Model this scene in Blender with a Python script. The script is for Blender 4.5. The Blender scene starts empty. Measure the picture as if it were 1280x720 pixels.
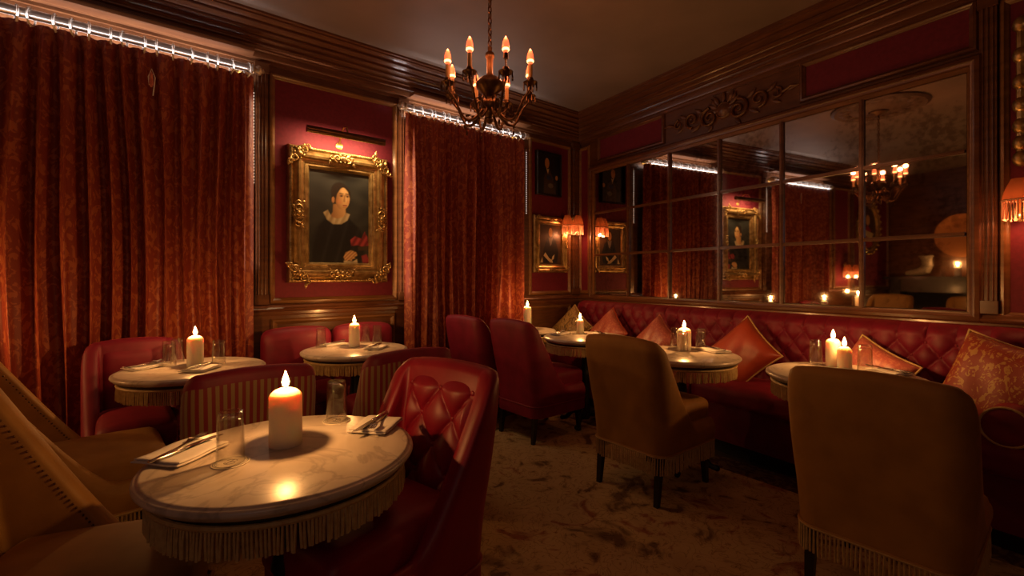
import bpy, bmesh, math, random
from math import sin, cos, pi, radians, sqrt, atan2, floor, exp
from mathutils import Vector, Matrix
R = random.Random(7)
SC = bpy.context.scene
COL = SC.collection

# ------------------------------------------------------------------ camera, world, exposure
CAMH = 1.24
cam = bpy.data.cameras.new('camera'); cam.sensor_width = 36.0; cam.lens = 580 / 1280 * 36
cam.shift_y = -14 / 1280; cam.clip_start = .02; cam.clip_end = 100
camo = bpy.data.objects.new('camera', cam); COL.objects.link(camo)
camo.location = (0, 0, CAMH); camo.rotation_euler = (radians(90), 0, radians(-38.47))
SC.camera = camo
SC.view_settings.view_transform = 'Standard'; SC.view_settings.look = 'None'
SC.view_settings.gamma = 1; SC.view_settings.exposure = 0.3; SC.view_settings.use_curve_mapping = False
w = bpy.data.worlds.new('world'); SC.world = w; w.use_nodes = True
w.node_tree.nodes['Background'].inputs[0].default_value = (.02, .012, .008, 1)
w.node_tree.nodes['Background'].inputs[1].default_value = .3
cy = SC.cycles
cy.use_denoising = True
cy.max_bounces = 8; cy.diffuse_bounces = 4; cy.glossy_bounces = 4; cy.transparent_max_bounces = 12
cy.caustics_reflective = False; cy.caustics_refractive = False; cy.sample_clamp_indirect = 4.0

def light(name, kind, loc, energy, color, size=.015, rot=None, sx=None, sy=None, parent=None, spot=None):
    l = bpy.data.lights.new(name, kind); l.energy = energy; l.color = color
    if kind == 'POINT': l.shadow_soft_size = size
    if kind == 'SPOT':
        l.shadow_soft_size = size; l.spot_size = spot or 1.6; l.spot_blend = .8
    if kind == 'AREA':
        l.shape = 'RECTANGLE'; l.size = sx; l.size_y = sy
    o = bpy.data.objects.new(name, l); COL.objects.link(o); o.location = loc
    if rot: o.rotation_euler = rot
    if parent: o.parent = parent
    return o
# energies that set the mood of the room
E_CANDLE, E_BULB, E_STRIP, E_PICTURE, E_SCONCE = 3.9, .75, 7.0, 5.0, 1.5
WARM = (1.0, .43, .12); AMBER = (1.0, .34, .12); WHITE = (1.0, .90, .90)
light('warm_fill_light', 'POINT', (-.9, -1.3, 2.35), 6.5, (1.0, .48, .17), .25)  # added warm fill behind the camera, no fixture; lifts the chair backs
light('cool_fill_light', 'POINT', (-1.3, -.7, 1.9), 2.0, (.75, .74, 1.0), .5)  # added cool fill, unseen and without fixture, for marble and napkin edges

# ------------------------------------------------------------------ wall frames
YW = 3.75
CX, CY = 3.981, 3.75
ANG = atan2(-.9947, -.1033)
def wall_m(side):
    if side == 'L': return (0, YW, 0), 0.0
    return (CX, CY, 0), ANG
def wp(side, x, d, z):
    (ox, oy, _), a = wall_m(side)
    return Vector((ox + x * cos(a) + d * sin(a), oy + x * sin(a) - d * cos(a), z))

# ------------------------------------------------------------------ mesh builder
class MB:
    def __init__(s): s.v = []; s.f = []; s.m = []; s.uv = {}
    def add(s, vs, fs, mat=0):
        b = len(s.v); s.v += [tuple(p) for p in vs]
        for f in fs: s.f.append(tuple(i + b for i in f)); s.m.append(mat)
    def box(s, x0, x1, y0, y1, z0, z1, mat=0):
        s.add([(x0,y0,z0),(x1,y0,z0),(x1,y1,z0),(x0,y1,z0),(x0,y0,z1),(x1,y0,z1),(x1,y1,z1),(x0,y1,z1)],
              [(0,3,2,1),(4,5,6,7),(0,1,5,4),(1,2,6,5),(2,3,7,6),(3,0,4,7)], mat)
    def grid(s, fn, nu, nv, mat=0, wrapu=False, flip=False, matfn=None):
        b = len(s.v)
        for j in range(nv + 1):
            for i in range(nu if wrapu else nu + 1):
                s.v.append(tuple(fn(i / nu, j / nv)))
        W = nu if wrapu else nu + 1
        for j in range(nv):
            for i in range(nu):
                i2 = (i + 1) % W if wrapu else i + 1
                q = (b + j*W + i, b + j*W + i2, b + (j+1)*W + i2, b + (j+1)*W + i)
                if flip: q = q[::-1]
                s.uv[len(s.f)] = [(i/nu, j/nv), ((i+1)/nu, j/nv), ((i+1)/nu, (j+1)/nv), (i/nu, (j+1)/nv)]
                if flip: s.uv[len(s.f)] = s.uv[len(s.f)][::-1]
                s.f.append(q); s.m.append(matfn(i, j) if matfn else mat)
    def tube(s, pts, r, seg=8, mat=0, closed=False, caps=True):
        pts = [Vector(p) for p in pts]; n = len(pts)
        rs = r if isinstance(r, (list, tuple)) else [r] * n
        b = len(s.v); prev = None
        for i, p in enumerate(pts):
            if closed: t = pts[(i+1) % n] - pts[i-1]
            else: t = pts[min(i+1, n-1)] - pts[max(i-1, 0)]
            if t.length < 1e-9: t = Vector((0,0,1))
            t.normalize()
            if prev is None:
                a = Vector((0,0,1)) if abs(t.z) < .9 else Vector((1,0,0))
                u = t.cross(a).normalized()
            else:
                u = prev - t * prev.dot(t)
                u = u.normalized() if u.length > 1e-6 else t.orthogonal().normalized()
            prev = u; v = t.cross(u)
            for k in range(seg):
                a = 2*pi*k/seg
                s.v.append(tuple(p + (u*cos(a) + v*sin(a)) * rs[i]))
        m = n if closed else n - 1
        for i in range(m):
            for k in range(seg):
                i2 = (i+1) % n
                s.f.append((b+i*seg+k, b+i*seg+(k+1)%seg, b+i2*seg+(k+1)%seg, b+i2*seg+k)); s.m.append(mat)
        if caps and not closed:
            s.f.append(tuple(b+k for k in range(seg))[::-1]); s.m.append(mat)
            s.f.append(tuple(b+(n-1)*seg+k for k in range(seg))); s.m.append(mat)
    def lathe(s, prof, seg=24, c=(0,0,0), mat=0, capb=True, capt=True, axis='z'):
        b = len(s.v); n = len(prof)
        for (r, z) in prof:
            for k in range(seg):
                a = 2*pi*k/seg
                if axis == 'z': s.v.append((c[0]+r*cos(a), c[1]+r*sin(a), c[2]+z))
                elif axis == 'y': s.v.append((c[0]+r*cos(a), c[1]+z, c[2]-r*sin(a)))
                else: s.v.append((c[0]+z, c[1]+r*cos(a), c[2]+r*sin(a)))
        for i in range(n-1):
            for k in range(seg):
                s.f.append((b+i*seg+k, b+i*seg+(k+1)%seg, b+(i+1)*seg+(k+1)%seg, b+(i+1)*seg+k)); s.m.append(mat)
        if capb: s.f.append(tuple(b+k for k in range(seg))[::-1]); s.m.append(mat)
        if capt: s.f.append(tuple(b+(n-1)*seg+k for k in range(seg))); s.m.append(mat)
    def ball(s, c, r, seg=10, rings=6, mat=0):
        rx, ry, rz = r if isinstance(r, (list, tuple)) else (r, r, r)
        b = len(s.v)
        s.v.append((c[0], c[1], c[2]-rz))
        for i in range(1, rings):
            t = -pi/2 + pi*i/rings
            for k in range(seg):
                a = 2*pi*k/seg
                s.v.append((c[0]+rx*cos(t)*cos(a), c[1]+ry*cos(t)*sin(a), c[2]+rz*sin(t)))
        s.v.append((c[0], c[1], c[2]+rz)); top = len(s.v)-1
        for k in range(seg):
            s.f.append((b, b+1+(k+1)%seg, b+1+k)); s.m.append(mat)
            o = b+1+(rings-2)*seg
            s.f.append((top, o+k, o+(k+1)%seg)); s.m.append(mat)
        for i in range(rings-2):
            for k in range(seg):
                s.f.append((b+1+i*seg+k, b+1+i*seg+(k+1)%seg, b+1+(i+1)*seg+(k+1)%seg, b+1+(i+1)*seg+k)); s.m.append(mat)
    def rbox(s, c, size, r, n=6, mat=0, fn=None):
        # rounded box: cube grid with vertices pulled to a rounded shell
        hx, hy, hz = size[0]/2, size[1]/2, size[2]/2
        for ax in range(3):
            for sg in (-1, 1):
                def P(u, v):
                    q = [0, 0, 0]
                    q[ax] = sg; q[(ax+1) % 3] = (2*u-1) * sg; q[(ax+2) % 3] = 2*v-1
                    p = [sin(t*pi/2)*.35 + t*.65 for t in q]
                    p = Vector((p[0]*hx, p[1]*hy, p[2]*hz))
                    rr = min(r, hx, hy, hz)
                    i = Vector((max(-hx+rr, min(hx-rr, p.x)), max(-hy+rr, min(hy-rr, p.y)), max(-hz+rr, min(hz-rr, p.z))))
                    d = p - i
                    p = i + (d.normalized()*rr if d.length > 1e-9 else d)
                    if fn: p = fn(p)
                    return (c[0]+p[0], c[1]+p[1], c[2]+p[2])
                s.grid(P, n, n, mat)
    def frame(s, x0, x1, z0, z1, prof, mat=0):
        # sweep (inset, depth) around a rectangle, facing -y
        b = len(s.v); n = len(prof)
        for (i, d) in prof:
            s.v += [(x0+i, -d, z0+i), (x1-i, -d, z0+i), (x1-i, -d, z1-i), (x0+i, -d, z1-i)]
        for k in range(n-1):
            for c in range(4):
                c2 = (c+1) % 4
                s.f.append((b+k*4+c, b+k*4+c2, b+(k+1)*4+c2, b+(k+1)*4+c)); s.m.append(mat)
    def mould(s, x0, x1, prof, mat=0):
        # extrude (depth, z) along x, facing -y
        b = len(s.v); n = len(prof)
        for (d, z) in prof: s.v += [(x0, -d, z), (x1, -d, z)]
        for k in range(n-1):
            s.f.append((b+2*k, b+2*k+1, b+2*k+3, b+2*k+2)); s.m.append(mat)
        s.f.append(tuple(b+2*k for k in range(n))); s.m.append(mat)
        s.f.append(tuple(b+2*k+1 for k in range(n))[::-1]); s.m.append(mat)
    def poly(s, pts, y, mat=0):
        b = len(s.v); s.v += [(p[0], y, p[1]) for p in pts]
        s.f.append(tuple(range(b, b+len(pts)))); s.m.append(mat)
    def mesh(s, name, mats, ang=38, weld=False):
        me = bpy.data.meshes.new(name)
        me.from_pydata(s.v, [], s.f)
        for m in mats: me.materials.append(m)
        me.polygons.foreach_set('material_index', s.m)
        if s.uv:
            ul = me.uv_layers.new(name='uv')
            for fi, uvs in s.uv.items():
                p = me.polygons[fi]
                for k, li in enumerate(p.loop_indices): ul.data[li].uv = uvs[k]
        if weld:
            bm = bmesh.new(); bm.from_mesh(me)
            bmesh.ops.remove_doubles(bm, verts=bm.verts, dist=1e-4)
            bm.to_mesh(me); bm.free()
        me.polygons.foreach_set('use_smooth', [True]*len(me.polygons))
        me.set_sharp_from_angle(angle=radians(ang))
        me.update()
        return me

def obj(name, mb, mats, parent=None, loc=(0,0,0), rz=0, weld=False, ang=38):
    if not isinstance(mats, (list, tuple)): mats = [mats]
    me = mb if isinstance(mb, bpy.types.Mesh) else mb.mesh(name, mats, ang, weld)
    o = bpy.data.objects.new(name, me); COL.objects.link(o)
    o.location = loc; o.rotation_euler = (0, 0, rz)
    if parent: o.parent = parent
    return o
def tag(o, label=None, cat=None, group=None, kind=None):
    if label: o['label'] = label
    if cat: o['category'] = cat
    if group: o['group'] = group
    if kind: o['kind'] = kind
    return o
def empty(name, loc=(0,0,0), rz=0, label=None, cat=None, group=None):
    o = bpy.data.objects.new(name, None); COL.objects.link(o)
    o.location = loc; o.rotation_euler = (0, 0, rz); o.empty_display_size = .05
    return tag(o, label, cat, group)
def copy_tree(o, parent=None):
    kids = list(o.children)
    c = o.copy(); COL.objects.link(c)
    if parent: c.parent = parent
    for ch in kids: copy_tree(ch, c)
    return c
def place(proto, used, loc, rz, label):
    # first call uses the prototype itself, later calls copy it
    o = proto if not used else copy_tree(proto)
    used.append(1); o.location = loc; o.rotation_euler = (0, 0, rz); o['label'] = label
    return o

# ------------------------------------------------------------------ materials
def new_mat(name):
    m = bpy.data.materials.new(name); m.use_nodes = True
    nt = m.node_tree; return m, nt, nt.nodes['Principled BSDF']
def N(nt, t, **kw):
    n = nt.nodes.new(t)
    for k, v in kw.items(): setattr(n, k, v)
    return n
def mat(name, col, rough=.5, metal=0, col2=None, scale=8, detail=4, bump=0, bscale=60, sheen=0, sheen_col=None,
        stretch=None, coat=0, trans=0, sss=0, emit=None, estr=0, fac=(.35, .65), spec=None):
    m, nt, p = new_mat(name)
    p.inputs['Base Color'].default_value = (*col, 1); p.inputs['Roughness'].default_value = rough
    p.inputs['Metallic'].default_value = metal
    if spec is not None: p.inputs['Specular IOR Level'].default_value = spec
    if sheen:
        p.inputs['Sheen Weight'].default_value = sheen
        p.inputs['Sheen Tint'].default_value = (*(sheen_col or col), 1)
        p.inputs['Sheen Roughness'].default_value = .4
    if coat: p.inputs['Coat Weight'].default_value = coat; p.inputs['Coat Roughness'].default_value = .15
    if sss:
        p.inputs['Subsurface Weight'].default_value = sss; p.inputs['Subsurface Radius'].default_value = (1, .62, .36)
        p.inputs['Subsurface Scale'].default_value = .035
    if emit: p.inputs['Emission Color'].default_value = (*emit, 1); p.inputs['Emission Strength'].default_value = estr
    tc = N(nt, 'ShaderNodeTexCoord')
    src = tc.outputs['Object']
    if stretch:
        mp = N(nt, 'ShaderNodeMapping'); mp.inputs['Scale'].default_value = stretch
        nt.links.new(src, mp.inputs[0]); src = mp.outputs[0]
    if col2:
        nz = N(nt, 'ShaderNodeTexNoise'); nz.inputs['Scale'].default_value = scale; nz.inputs['Detail'].default_value = detail
        nt.links.new(src, nz.inputs['Vector'])
        cr = N(nt, 'ShaderNodeValToRGB')
        cr.color_ramp.elements[0].position = fac[0]; cr.color_ramp.elements[0].color = (*col, 1)
        cr.color_ramp.elements[1].position = fac[1]; cr.color_ramp.elements[1].color = (*col2, 1)
        nt.links.new(nz.outputs['Fac'], cr.inputs[0]); nt.links.new(cr.outputs[0], p.inputs['Base Color'])
    if bump:
        nb = N(nt, 'ShaderNodeTexNoise'); nb.inputs['Scale'].default_value = bscale; nb.inputs['Detail'].default_value = 3
        nt.links.new(src, nb.inputs['Vector'])
        bp = N(nt, 'ShaderNodeBump'); bp.inputs['Strength'].default_value = bump; bp.inputs['Distance'].default_value = .004
        nt.links.new(nb.outputs['Fac'], bp.inputs['Height']); nt.links.new(bp.outputs[0], p.inputs['Normal'])
    return m
M = {}
M['wood'] = mat('mahogany', (.085, .030, .012), .34, col2=(.14, .055, .021), scale=5, stretch=(1, 1, 6), bump=.06, bscale=30, coat=.25)
M['wood_h'] = mat('mahogany_mouldings', (.095, .034, .014), .3, col2=(.15, .06, .023), scale=5, stretch=(1, 6, 6), bump=.05, bscale=30, coat=.25)
M['wood_gold'] = mat('honey_brown_wood', (.16, .07, .022), .34, col2=(.23, .105, .035), scale=5, stretch=(1, 1, 6), bump=.06, coat=.2)
M['dark_wood'] = mat('ebonised_wood', (.012, .008, .006), .35, coat=.2)
M['red_wall'] = mat('crimson_wall_fabric', (.16, .008, .027), .72, col2=(.125, .005, .020), scale=40, bump=.15, bscale=240, sheen=.2, sheen_col=(.8, .1, .1))
M['red_velvet'] = mat('red_velvet', (.20, .004, .030), .58, col2=(.155, .003, .022), scale=12, bump=.06, bscale=300, sheen=.28, sheen_col=(.9, .12, .14))
M['red_satin'] = mat('red_satin_velvet', (.26, .006, .027), .45, col2=(.21, .004, .020), scale=10, bump=.05, bscale=200, sheen=.2, sheen_col=(.9, .15, .1))
M['red_velvet_dark'] = mat('wine_velvet', (.17, .004, .020), .55, col2=(.13, .003, .014), scale=12, sheen=.4, sheen_col=(.7, .08, .12))
M['gold_velvet'] = mat('old_gold_velvet', (.36, .18, .035), .62, col2=(.29, .14, .026), scale=10, bump=.08, bscale=260, sheen=.2, sheen_col=(.7, .45, .2))
M['fringe'] = mat('gold_bullion_fringe', (.56, .40, .17), .55, col2=(.44, .29, .11), scale=60, bump=.5, bscale=300)
M['gilt'] = mat('antique_gilt', (.60, .42, .18), .32, .85, col2=(.34, .21, .075), scale=18, bump=.35, bscale=70)
M['brass'] = mat('aged_brass', (.45, .28, .09), .3, .95)
M['bronze'] = mat('dark_bronze', (.10, .055, .028), .35, .9, col2=(.16, .08, .035), scale=20)
M['steel'] = mat('polished_steel', (.62, .58, .54), .2, 1.0)
M['ring'] = mat('white_ring', (.85, .80, .74), .3)
M['pole'] = mat('brushed_nickel_pole', (.50, .44, .40), .30, .9)
M['chrome'] = mat('pale_painted_rod', (.62, .55, .48), .28, .6)
M['linen'] = mat('white_linen', (.74, .70, .66), .8, bump=.2, bscale=350)
M['paper'] = mat('cream_paper', (.72, .66, .54), .8)
M['ink'] = mat('black_ink', (.02, .015, .012), .6)
M['wax'] = mat('ivory_wax', (.90, .80, .66), .45, sss=.85)
M['wick'] = mat('burnt_wick', (.01, .008, .006), .9)
def mat_flame():
    m, nt, p = new_mat('candle_flame'); nt.nodes.remove(p)
    e = N(nt, 'ShaderNodeEmission'); e.inputs[0].default_value = (1.0, .56, .18, 1); e.inputs[1].default_value = 30
    t = N(nt, 'ShaderNodeBsdfTransparent'); a = N(nt, 'ShaderNodeAddShader')
    nt.links.new(e.outputs[0], a.inputs[0]); nt.links.new(t.outputs[0], a.inputs[1]); nt.links.new(a.outputs[0], nt.nodes['Material Output'].inputs[0])
    return m
M['flame'] = mat_flame()
M['bulb'] = mat('amber_bulb', (1, .4, .2), .3, emit=(1.0, .12, .04), estr=1.3)
M['filament'] = mat('bulb_filament', (1, .6, .3), .3, emit=(1.0, .36, .11), estr=6)
M['led'] = mat('white_light_strip', (1, 1, 1), .4, emit=(1.0, .9, .84), estr=2.5)
M['led_dim'] = mat('white_light_beads', (1, 1, 1), .4, emit=(1.0, .86, .76), estr=.45)
M['iron'] = mat('black_cast_iron', (.012, .012, .014), .45, .3)
M['ceiling'] = mat('tobacco_ceiling', (.20, .155, .125), .55, col2=(.25, .19, .155), scale=2, bump=.12, bscale=16)
M['floor'] = mat('dark_floorboards', (.035, .016, .008), .5, col2=(.05, .022, .012), scale=6, stretch=(1, 8, 1))
M['sleeve'] = mat('ivory_candle_sleeve', (.55, .33, .14), .5)
M['shade'] = None
M['ceramic'] = mat('pale_ceramic', (.55, .47, .35), .3, col2=(.40, .33, .24), scale=10)
M['copper'] = mat('aged_copper', (.48, .20, .07), .4, .6)
M['blackhole'] = mat('soot_black', (.006, .004, .004), .8)

def mat_marble():
    m, nt, p = new_mat('white_veined_marble')
    tc = N(nt, 'ShaderNodeTexCoord')
    n1 = N(nt, 'ShaderNodeTexNoise'); n1.inputs['Scale'].default_value = 3.2; n1.inputs['Detail'].default_value = 8; n1.inputs['Distortion'].default_value = 1.2
    n2 = N(nt, 'ShaderNodeTexNoise'); n2.inputs['Scale'].default_value = 3.5; n2.inputs['Detail'].default_value = 6; n2.inputs['Distortion'].default_value = 2.0
    for n in (n1, n2): nt.links.new(tc.outputs['Object'], n.inputs['Vector'])
    ma = N(nt, 'ShaderNodeMath', operation='SUBTRACT'); ma.inputs[1].default_value = .5
    ab = N(nt, 'ShaderNodeMath', operation='ABSOLUTE')
    nt.links.new(n2.outputs['Fac'], ma.inputs[0]); nt.links.new(ma.outputs[0], ab.inputs[0])
    cr = N(nt, 'ShaderNodeValToRGB')
    cr.color_ramp.elements[0].position = 0; cr.color_ramp.elements[0].color = (.50, .44, .38, 1)
    cr.color_ramp.elements[1].position = .03; cr.color_ramp.elements[1].color = (.70, .63, .55, 1)
    nt.links.new(ab.outputs[0], cr.inputs[0])
    c2 = N(nt, 'ShaderNodeValToRGB')
    c2.color_ramp.elements[0].position = .36; c2.color_ramp.elements[0].color = (.66, .61, .55, 1)
    c2.color_ramp.elements[1].position = .62; c2.color_ramp.elements[1].color = (1, 1, 1, 1)
    nt.links.new(n1.outputs['Fac'], c2.inputs[0])
    mx = N(nt, 'ShaderNodeMix', data_type='RGBA', blend_type='MULTIPLY'); mx.inputs[0].default_value = .8
    nt.links.new(cr.outputs[0], mx.inputs[6]); nt.links.new(c2.outputs[0], mx.inputs[7])
    nt.links.new(mx.outputs[2], p.inputs['Base Color'])
    p.inputs['Roughness'].default_value = .3
    return m
M['marble'] = mat_marble()

def mat_damask(name, base, fig, scale, rough=.55, thr=.5, sheen=.25, figrough=.4, dist=3.0):
    # woven figure on a ground: swirling bands of distorted noise
    m, nt, p = new_mat(name)
    tc = N(nt, 'ShaderNodeTexCoord')
    mp = N(nt, 'ShaderNodeMapping'); mp.inputs['Scale'].default_value = (scale, scale, scale*.7)
    nt.links.new(tc.outputs['Object'], mp.inputs[0])
    n1 = N(nt, 'ShaderNodeTexNoise'); n1.inputs['Scale'].default_value = 1; n1.inputs['Detail'].default_value = 2; n1.inputs['Distortion'].default_value = dist
    nt.links.new(mp.outputs[0], n1.inputs['Vector'])
    wv = N(nt, 'ShaderNodeTexVoronoi', feature='DISTANCE_TO_EDGE'); wv.inputs['Scale'].default_value = 1.3
    nt.links.new(mp.outputs[0], wv.inputs['Vector'])
    ad = N(nt, 'ShaderNodeMath', operation='MULTIPLY_ADD'); ad.inputs[1].default_value = .5
    nt.links.new(wv.outputs['Distance'], ad.inputs[0]); nt.links.new(n1.outputs['Fac'], ad.inputs[2])
    cr = N(nt, 'ShaderNodeValToRGB')
    cr.color_ramp.elements[0].position = thr + .08; cr.color_ramp.elements[0].color = (*base, 1)
    cr.color_ramp.elements[1].position = thr + .13; cr.color_ramp.elements[1].color = (*fig, 1)
    nt.links.new(ad.outputs[0], cr.inputs[0]); nt.links.new(cr.outputs[0], p.inputs['Base Color'])
    p.inputs['Roughness'].default_value = rough
    p.inputs['Sheen Weight'].default_value = sheen; p.inputs['Sheen Tint'].default_value = (*fig, 1)
    bp = N(nt, 'ShaderNodeBump'); bp.inputs['Strength'].default_value = .25; bp.inputs['Distance'].default_value = .003
    nt.links.new(ad.outputs[0], bp.inputs['Height']); nt.links.new(bp.outputs[0], p.inputs['Normal'])
    return m
M['curtain'] = mat_damask('russet_damask', (.21, .030, .015), (.34, .092, .034), 14, thr=.50)
M['damask_gold'] = mat_damask('gold_and_red_damask', (.24, .03, .02), (.40, .21, .06), 24, thr=.53)
M['damask_rose'] = mat_damask('rose_damask', (.40, .10, .085), (.50, .17, .12), 24, thr=.50, rough=.4)
M['rust_silk'] = mat('rust_silk', (.36, .055, .025), .42, col2=(.30, .04, .02), scale=8, sheen=.3, sheen_col=(.8, .3, .2))
M['floral'] = mat_damask('floral_tapestry', (.10, .06, .025), (.42, .27, .10), 26, thr=.40)

def mat_stripes():
    m, nt, p = new_mat('red_and_beige_stripes')
    uv = N(nt, 'ShaderNodeTexCoord'); sp = N(nt, 'ShaderNodeSeparateXYZ')
    nt.links.new(uv.outputs['UV'], sp.inputs[0])
    mu = N(nt, 'ShaderNodeMath', operation='MULTIPLY'); mu.inputs[1].default_value = 54
    fr = N(nt, 'ShaderNodeMath', operation='FRACT')
    nt.links.new(sp.outputs['X'], mu.inputs[0]); nt.links.new(mu.outputs[0], fr.inputs[0])
    cr = N(nt, 'ShaderNodeValToRGB'); cr.color_ramp.interpolation = 'CONSTANT'
    cr.color_ramp.elements[0].color = (.20, .012, .016, 1)
    cr.color_ramp.elements[1].position = .5; cr.color_ramp.elements[1].color = (.27, .165, .07, 1)
    nt.links.new(fr.outputs[0], cr.inputs[0]); nt.links.new(cr.outputs[0], p.inputs['Base Color'])
    p.inputs['Roughness'].default_value = .65; p.inputs['Sheen Weight'].default_value = .2
    return m
M['stripes'] = mat_stripes()

def mat_rug():
    m, nt, p = new_mat('faded_floral_carpet')
    tc = N(nt, 'ShaderNodeTexCoord')
    n1 = N(nt, 'ShaderNodeTexNoise'); n1.inputs['Scale'].default_value = 4; n1.inputs['Detail'].default_value = 5; n1.inputs['Distortion'].default_value = 1.5
    nt.links.new(tc.outputs['Object'], n1.inputs['Vector'])
    c1 = N(nt, 'ShaderNodeValToRGB'); e = c1.color_ramp.elements
    e[0].position = .34; e[0].color = (.20, .125, .055, 1); e[1].position = .43; e[1].color = (.56, .41, .20, 1)
    x = e.new(.6); x.color = (.60, .45, .23, 1); x = e.new(.68); x.color = (.36, .16, .08, 1)
    nt.links.new(n1.outputs['Fac'], c1.inputs[0])
    # leaf scrolls
    n2 = N(nt, 'ShaderNodeTexNoise'); n2.inputs['Scale'].default_value = 8; n2.inputs['Distortion'].default_value = 3
    nt.links.new(tc.outputs['Object'], n2.inputs['Vector'])
    c2 = N(nt, 'ShaderNodeValToRGB'); e = c2.color_ramp.elements
    e[0].position = .47; e[0].color = (1, 1, 1, 1); e[1].position = .50; e[1].color = (.42, .32, .22, 1)
    x = e.new(.53); x.color = (1, 1, 1, 1)
    nt.links.new(n2.outputs['Fac'], c2.inputs[0])
    mx = N(nt, 'ShaderNodeMix', data_type='RGBA', blend_type='MULTIPLY'); mx.inputs[0].default_value = .75
    nt.links.new(c1.outputs[0], mx.inputs[6]); nt.links.new(c2.outputs[0], mx.inputs[7])
    nt.links.new(mx.outputs[2], p.inputs['Base Color'])
    p.inputs['Roughness'].default_value = .95; p.inputs['Specular IOR Level'].default_value = .1
    nb = N(nt, 'ShaderNodeTexNoise'); nb.inputs['Scale'].default_value = 220
    nt.links.new(tc.outputs['Object'], nb.inputs['Vector'])
    bp = N(nt, 'ShaderNodeBump'); bp.inputs['Strength'].default_value = .4; bp.inputs['Distance'].default_value = .004
    nt.links.new(nb.outputs['Fac'], bp.inputs['Height']); nt.links.new(bp.outputs[0], p.inputs['Normal'])
    return m
M['rug'] = mat_rug()
M['rug_border'] = mat_damask('carpet_border', (.09, .028, .016), (.20, .12, .05), 9, rough=.95, thr=.46, sheen=0)

def mat_glass():
    # thin-walled clear glass: see-through with a fresnel sheen
    m, nt, p = new_mat('clear_glass'); nt.nodes.remove(p)
    out = nt.nodes['Material Output']
    t = N(nt, 'ShaderNodeBsdfTransparent'); t.inputs[0].default_value = (.95, .94, .92, 1)
    g = N(nt, 'ShaderNodeBsdfGlossy'); g.inputs['Roughness'].default_value = .04
    lf = N(nt, 'ShaderNodeLayerWeight'); lf.inputs[0].default_value = .5
    pw = N(nt, 'ShaderNodeMath', operation='POWER'); pw.inputs[1].default_value = 2.4
    lw = N(nt, 'ShaderNodeMath', operation='MULTIPLY_ADD'); lw.inputs[1].default_value = .75; lw.inputs[2].default_value = .07
    nt.links.new(lf.outputs['Facing'], pw.inputs[0]); nt.links.new(pw.outputs[0], lw.inputs[0])
    mx = N(nt, 'ShaderNodeMixShader')
    nt.links.new(lw.outputs[0], mx.inputs[0]); nt.links.new(t.outputs[0], mx.inputs[1]); nt.links.new(g.outputs[0], mx.inputs[2])
    nt.links.new(mx.outputs[0], out.inputs[0])
    return m
M['glass'] = mat_glass()

def mat_mirror():
    m, nt, p = new_mat('foxed_antique_mirror')
    tc = N(nt, 'ShaderNodeTexCoord')
    n = N(nt, 'ShaderNodeTexNoise'); n.inputs['Scale'].default_value = 34; n.inputs['Detail'].default_value = 8
    n2 = N(nt, 'ShaderNodeTexNoise'); n2.inputs['Scale'].default_value = 2.6
    for k in (n, n2): nt.links.new(tc.outputs['Object'], k.inputs['Vector'])
    mu = N(nt, 'ShaderNodeMath', operation='MULTIPLY'); nt.links.new(n.outputs['Fac'], mu.inputs[0]); nt.links.new(n2.outputs['Fac'], mu.inputs[1])
    cr = N(nt, 'ShaderNodeValToRGB'); cr.color_ramp.elements[0].position = .26; cr.color_ramp.elements[0].color = (.66, .62, .58, 1)
    cr.color_ramp.elements[1].position = .40; cr.color_ramp.elements[1].color = (.40, .36, .33, 1)
    nt.links.new(mu.outputs[0], cr.inputs[0]); nt.links.new(cr.outputs[0], p.inputs['Base Color'])
    p.inputs['Metallic'].default_value = 1; p.inputs['Roughness'].default_value = .025
    return m
M['mirror'] = mat_mirror()
def mat_shade():
    m, nt, p = new_mat('amber_silk_shade')
    out = nt.nodes['Material Output']
    p.inputs['Base Color'].default_value = (.22, .06, .025, 1); p.inputs['Roughness'].default_value = .6
    t = N(nt, 'ShaderNodeBsdfTranslucent'); t.inputs[0].default_value = (.26, .10, .04, 1)
    mx = N(nt, 'ShaderNodeMixShader'); mx.inputs[0].default_value = .6
    nt.links.new(p.outputs[0], mx.inputs[1]); nt.links.new(t.outputs[0], mx.inputs[2]); nt.links.new(mx.outputs[0], out.inputs[0])
    return m
M['shade'] = mat_shade()
M['shade_fringe'] = mat('peach_bead_fringe', (.85, .48, .32), .45, bump=.3, bscale=200)
P = {k: mat('paint_' + k, c, .38) for k, c in dict(slate=(.022, .026, .026), black=(.010, .010, .011), flesh=(.62, .34, .12), flesh2=(.45, .21, .07),
     hair=(.018, .010, .007), cream=(.52, .42, .24), red=(.30, .03, .035), brown=(.05, .028, .014), lip=(.30, .10, .06), grey=(.15, .13, .11), blue=(.02, .03, .09)).items()}

# ------------------------------------------------------------------ room shell
def struct(name, mb, mats, side=None, parent=None, **k):
    loc, rz = wall_m(side) if side else ((0, 0, 0), 0)
    if parent: loc, rz = (0, 0, 0), 0
    o = obj(name, mb, mats, parent, loc, rz, **k)
    if not parent: o['kind'] = 'structure'
    return o
H = 3.04
b = MB(); b.box(-3.1, 5.2, -2.6, 4.0, -.1, 0); struct('floor', b, M['floor'])
b = MB(); b.box(-3.1, 5.2, -2.6, 4.0, H, H + .1); struct('ceiling', b, M['ceiling'])
b = MB(); b.box(-3.1, 4.15, 0, .12, 0, H); wl = struct('wall_left', b, M['wood'], 'L')
b = MB(); b.box(-.05, 6.5, 0, .12, 0, H); wr = struct('wall_right', b, M['wood'], 'R')
b = MB(); b.box(-3.1, -2.9, -2.6, 3.9, 0, H); wk = struct('wall_rear', b, M['wood'])
b = MB(); b.box(-3.1, 4.4, -2.6, -2.4, 0, H); struct('wall_near', b, M['wood'])

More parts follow.
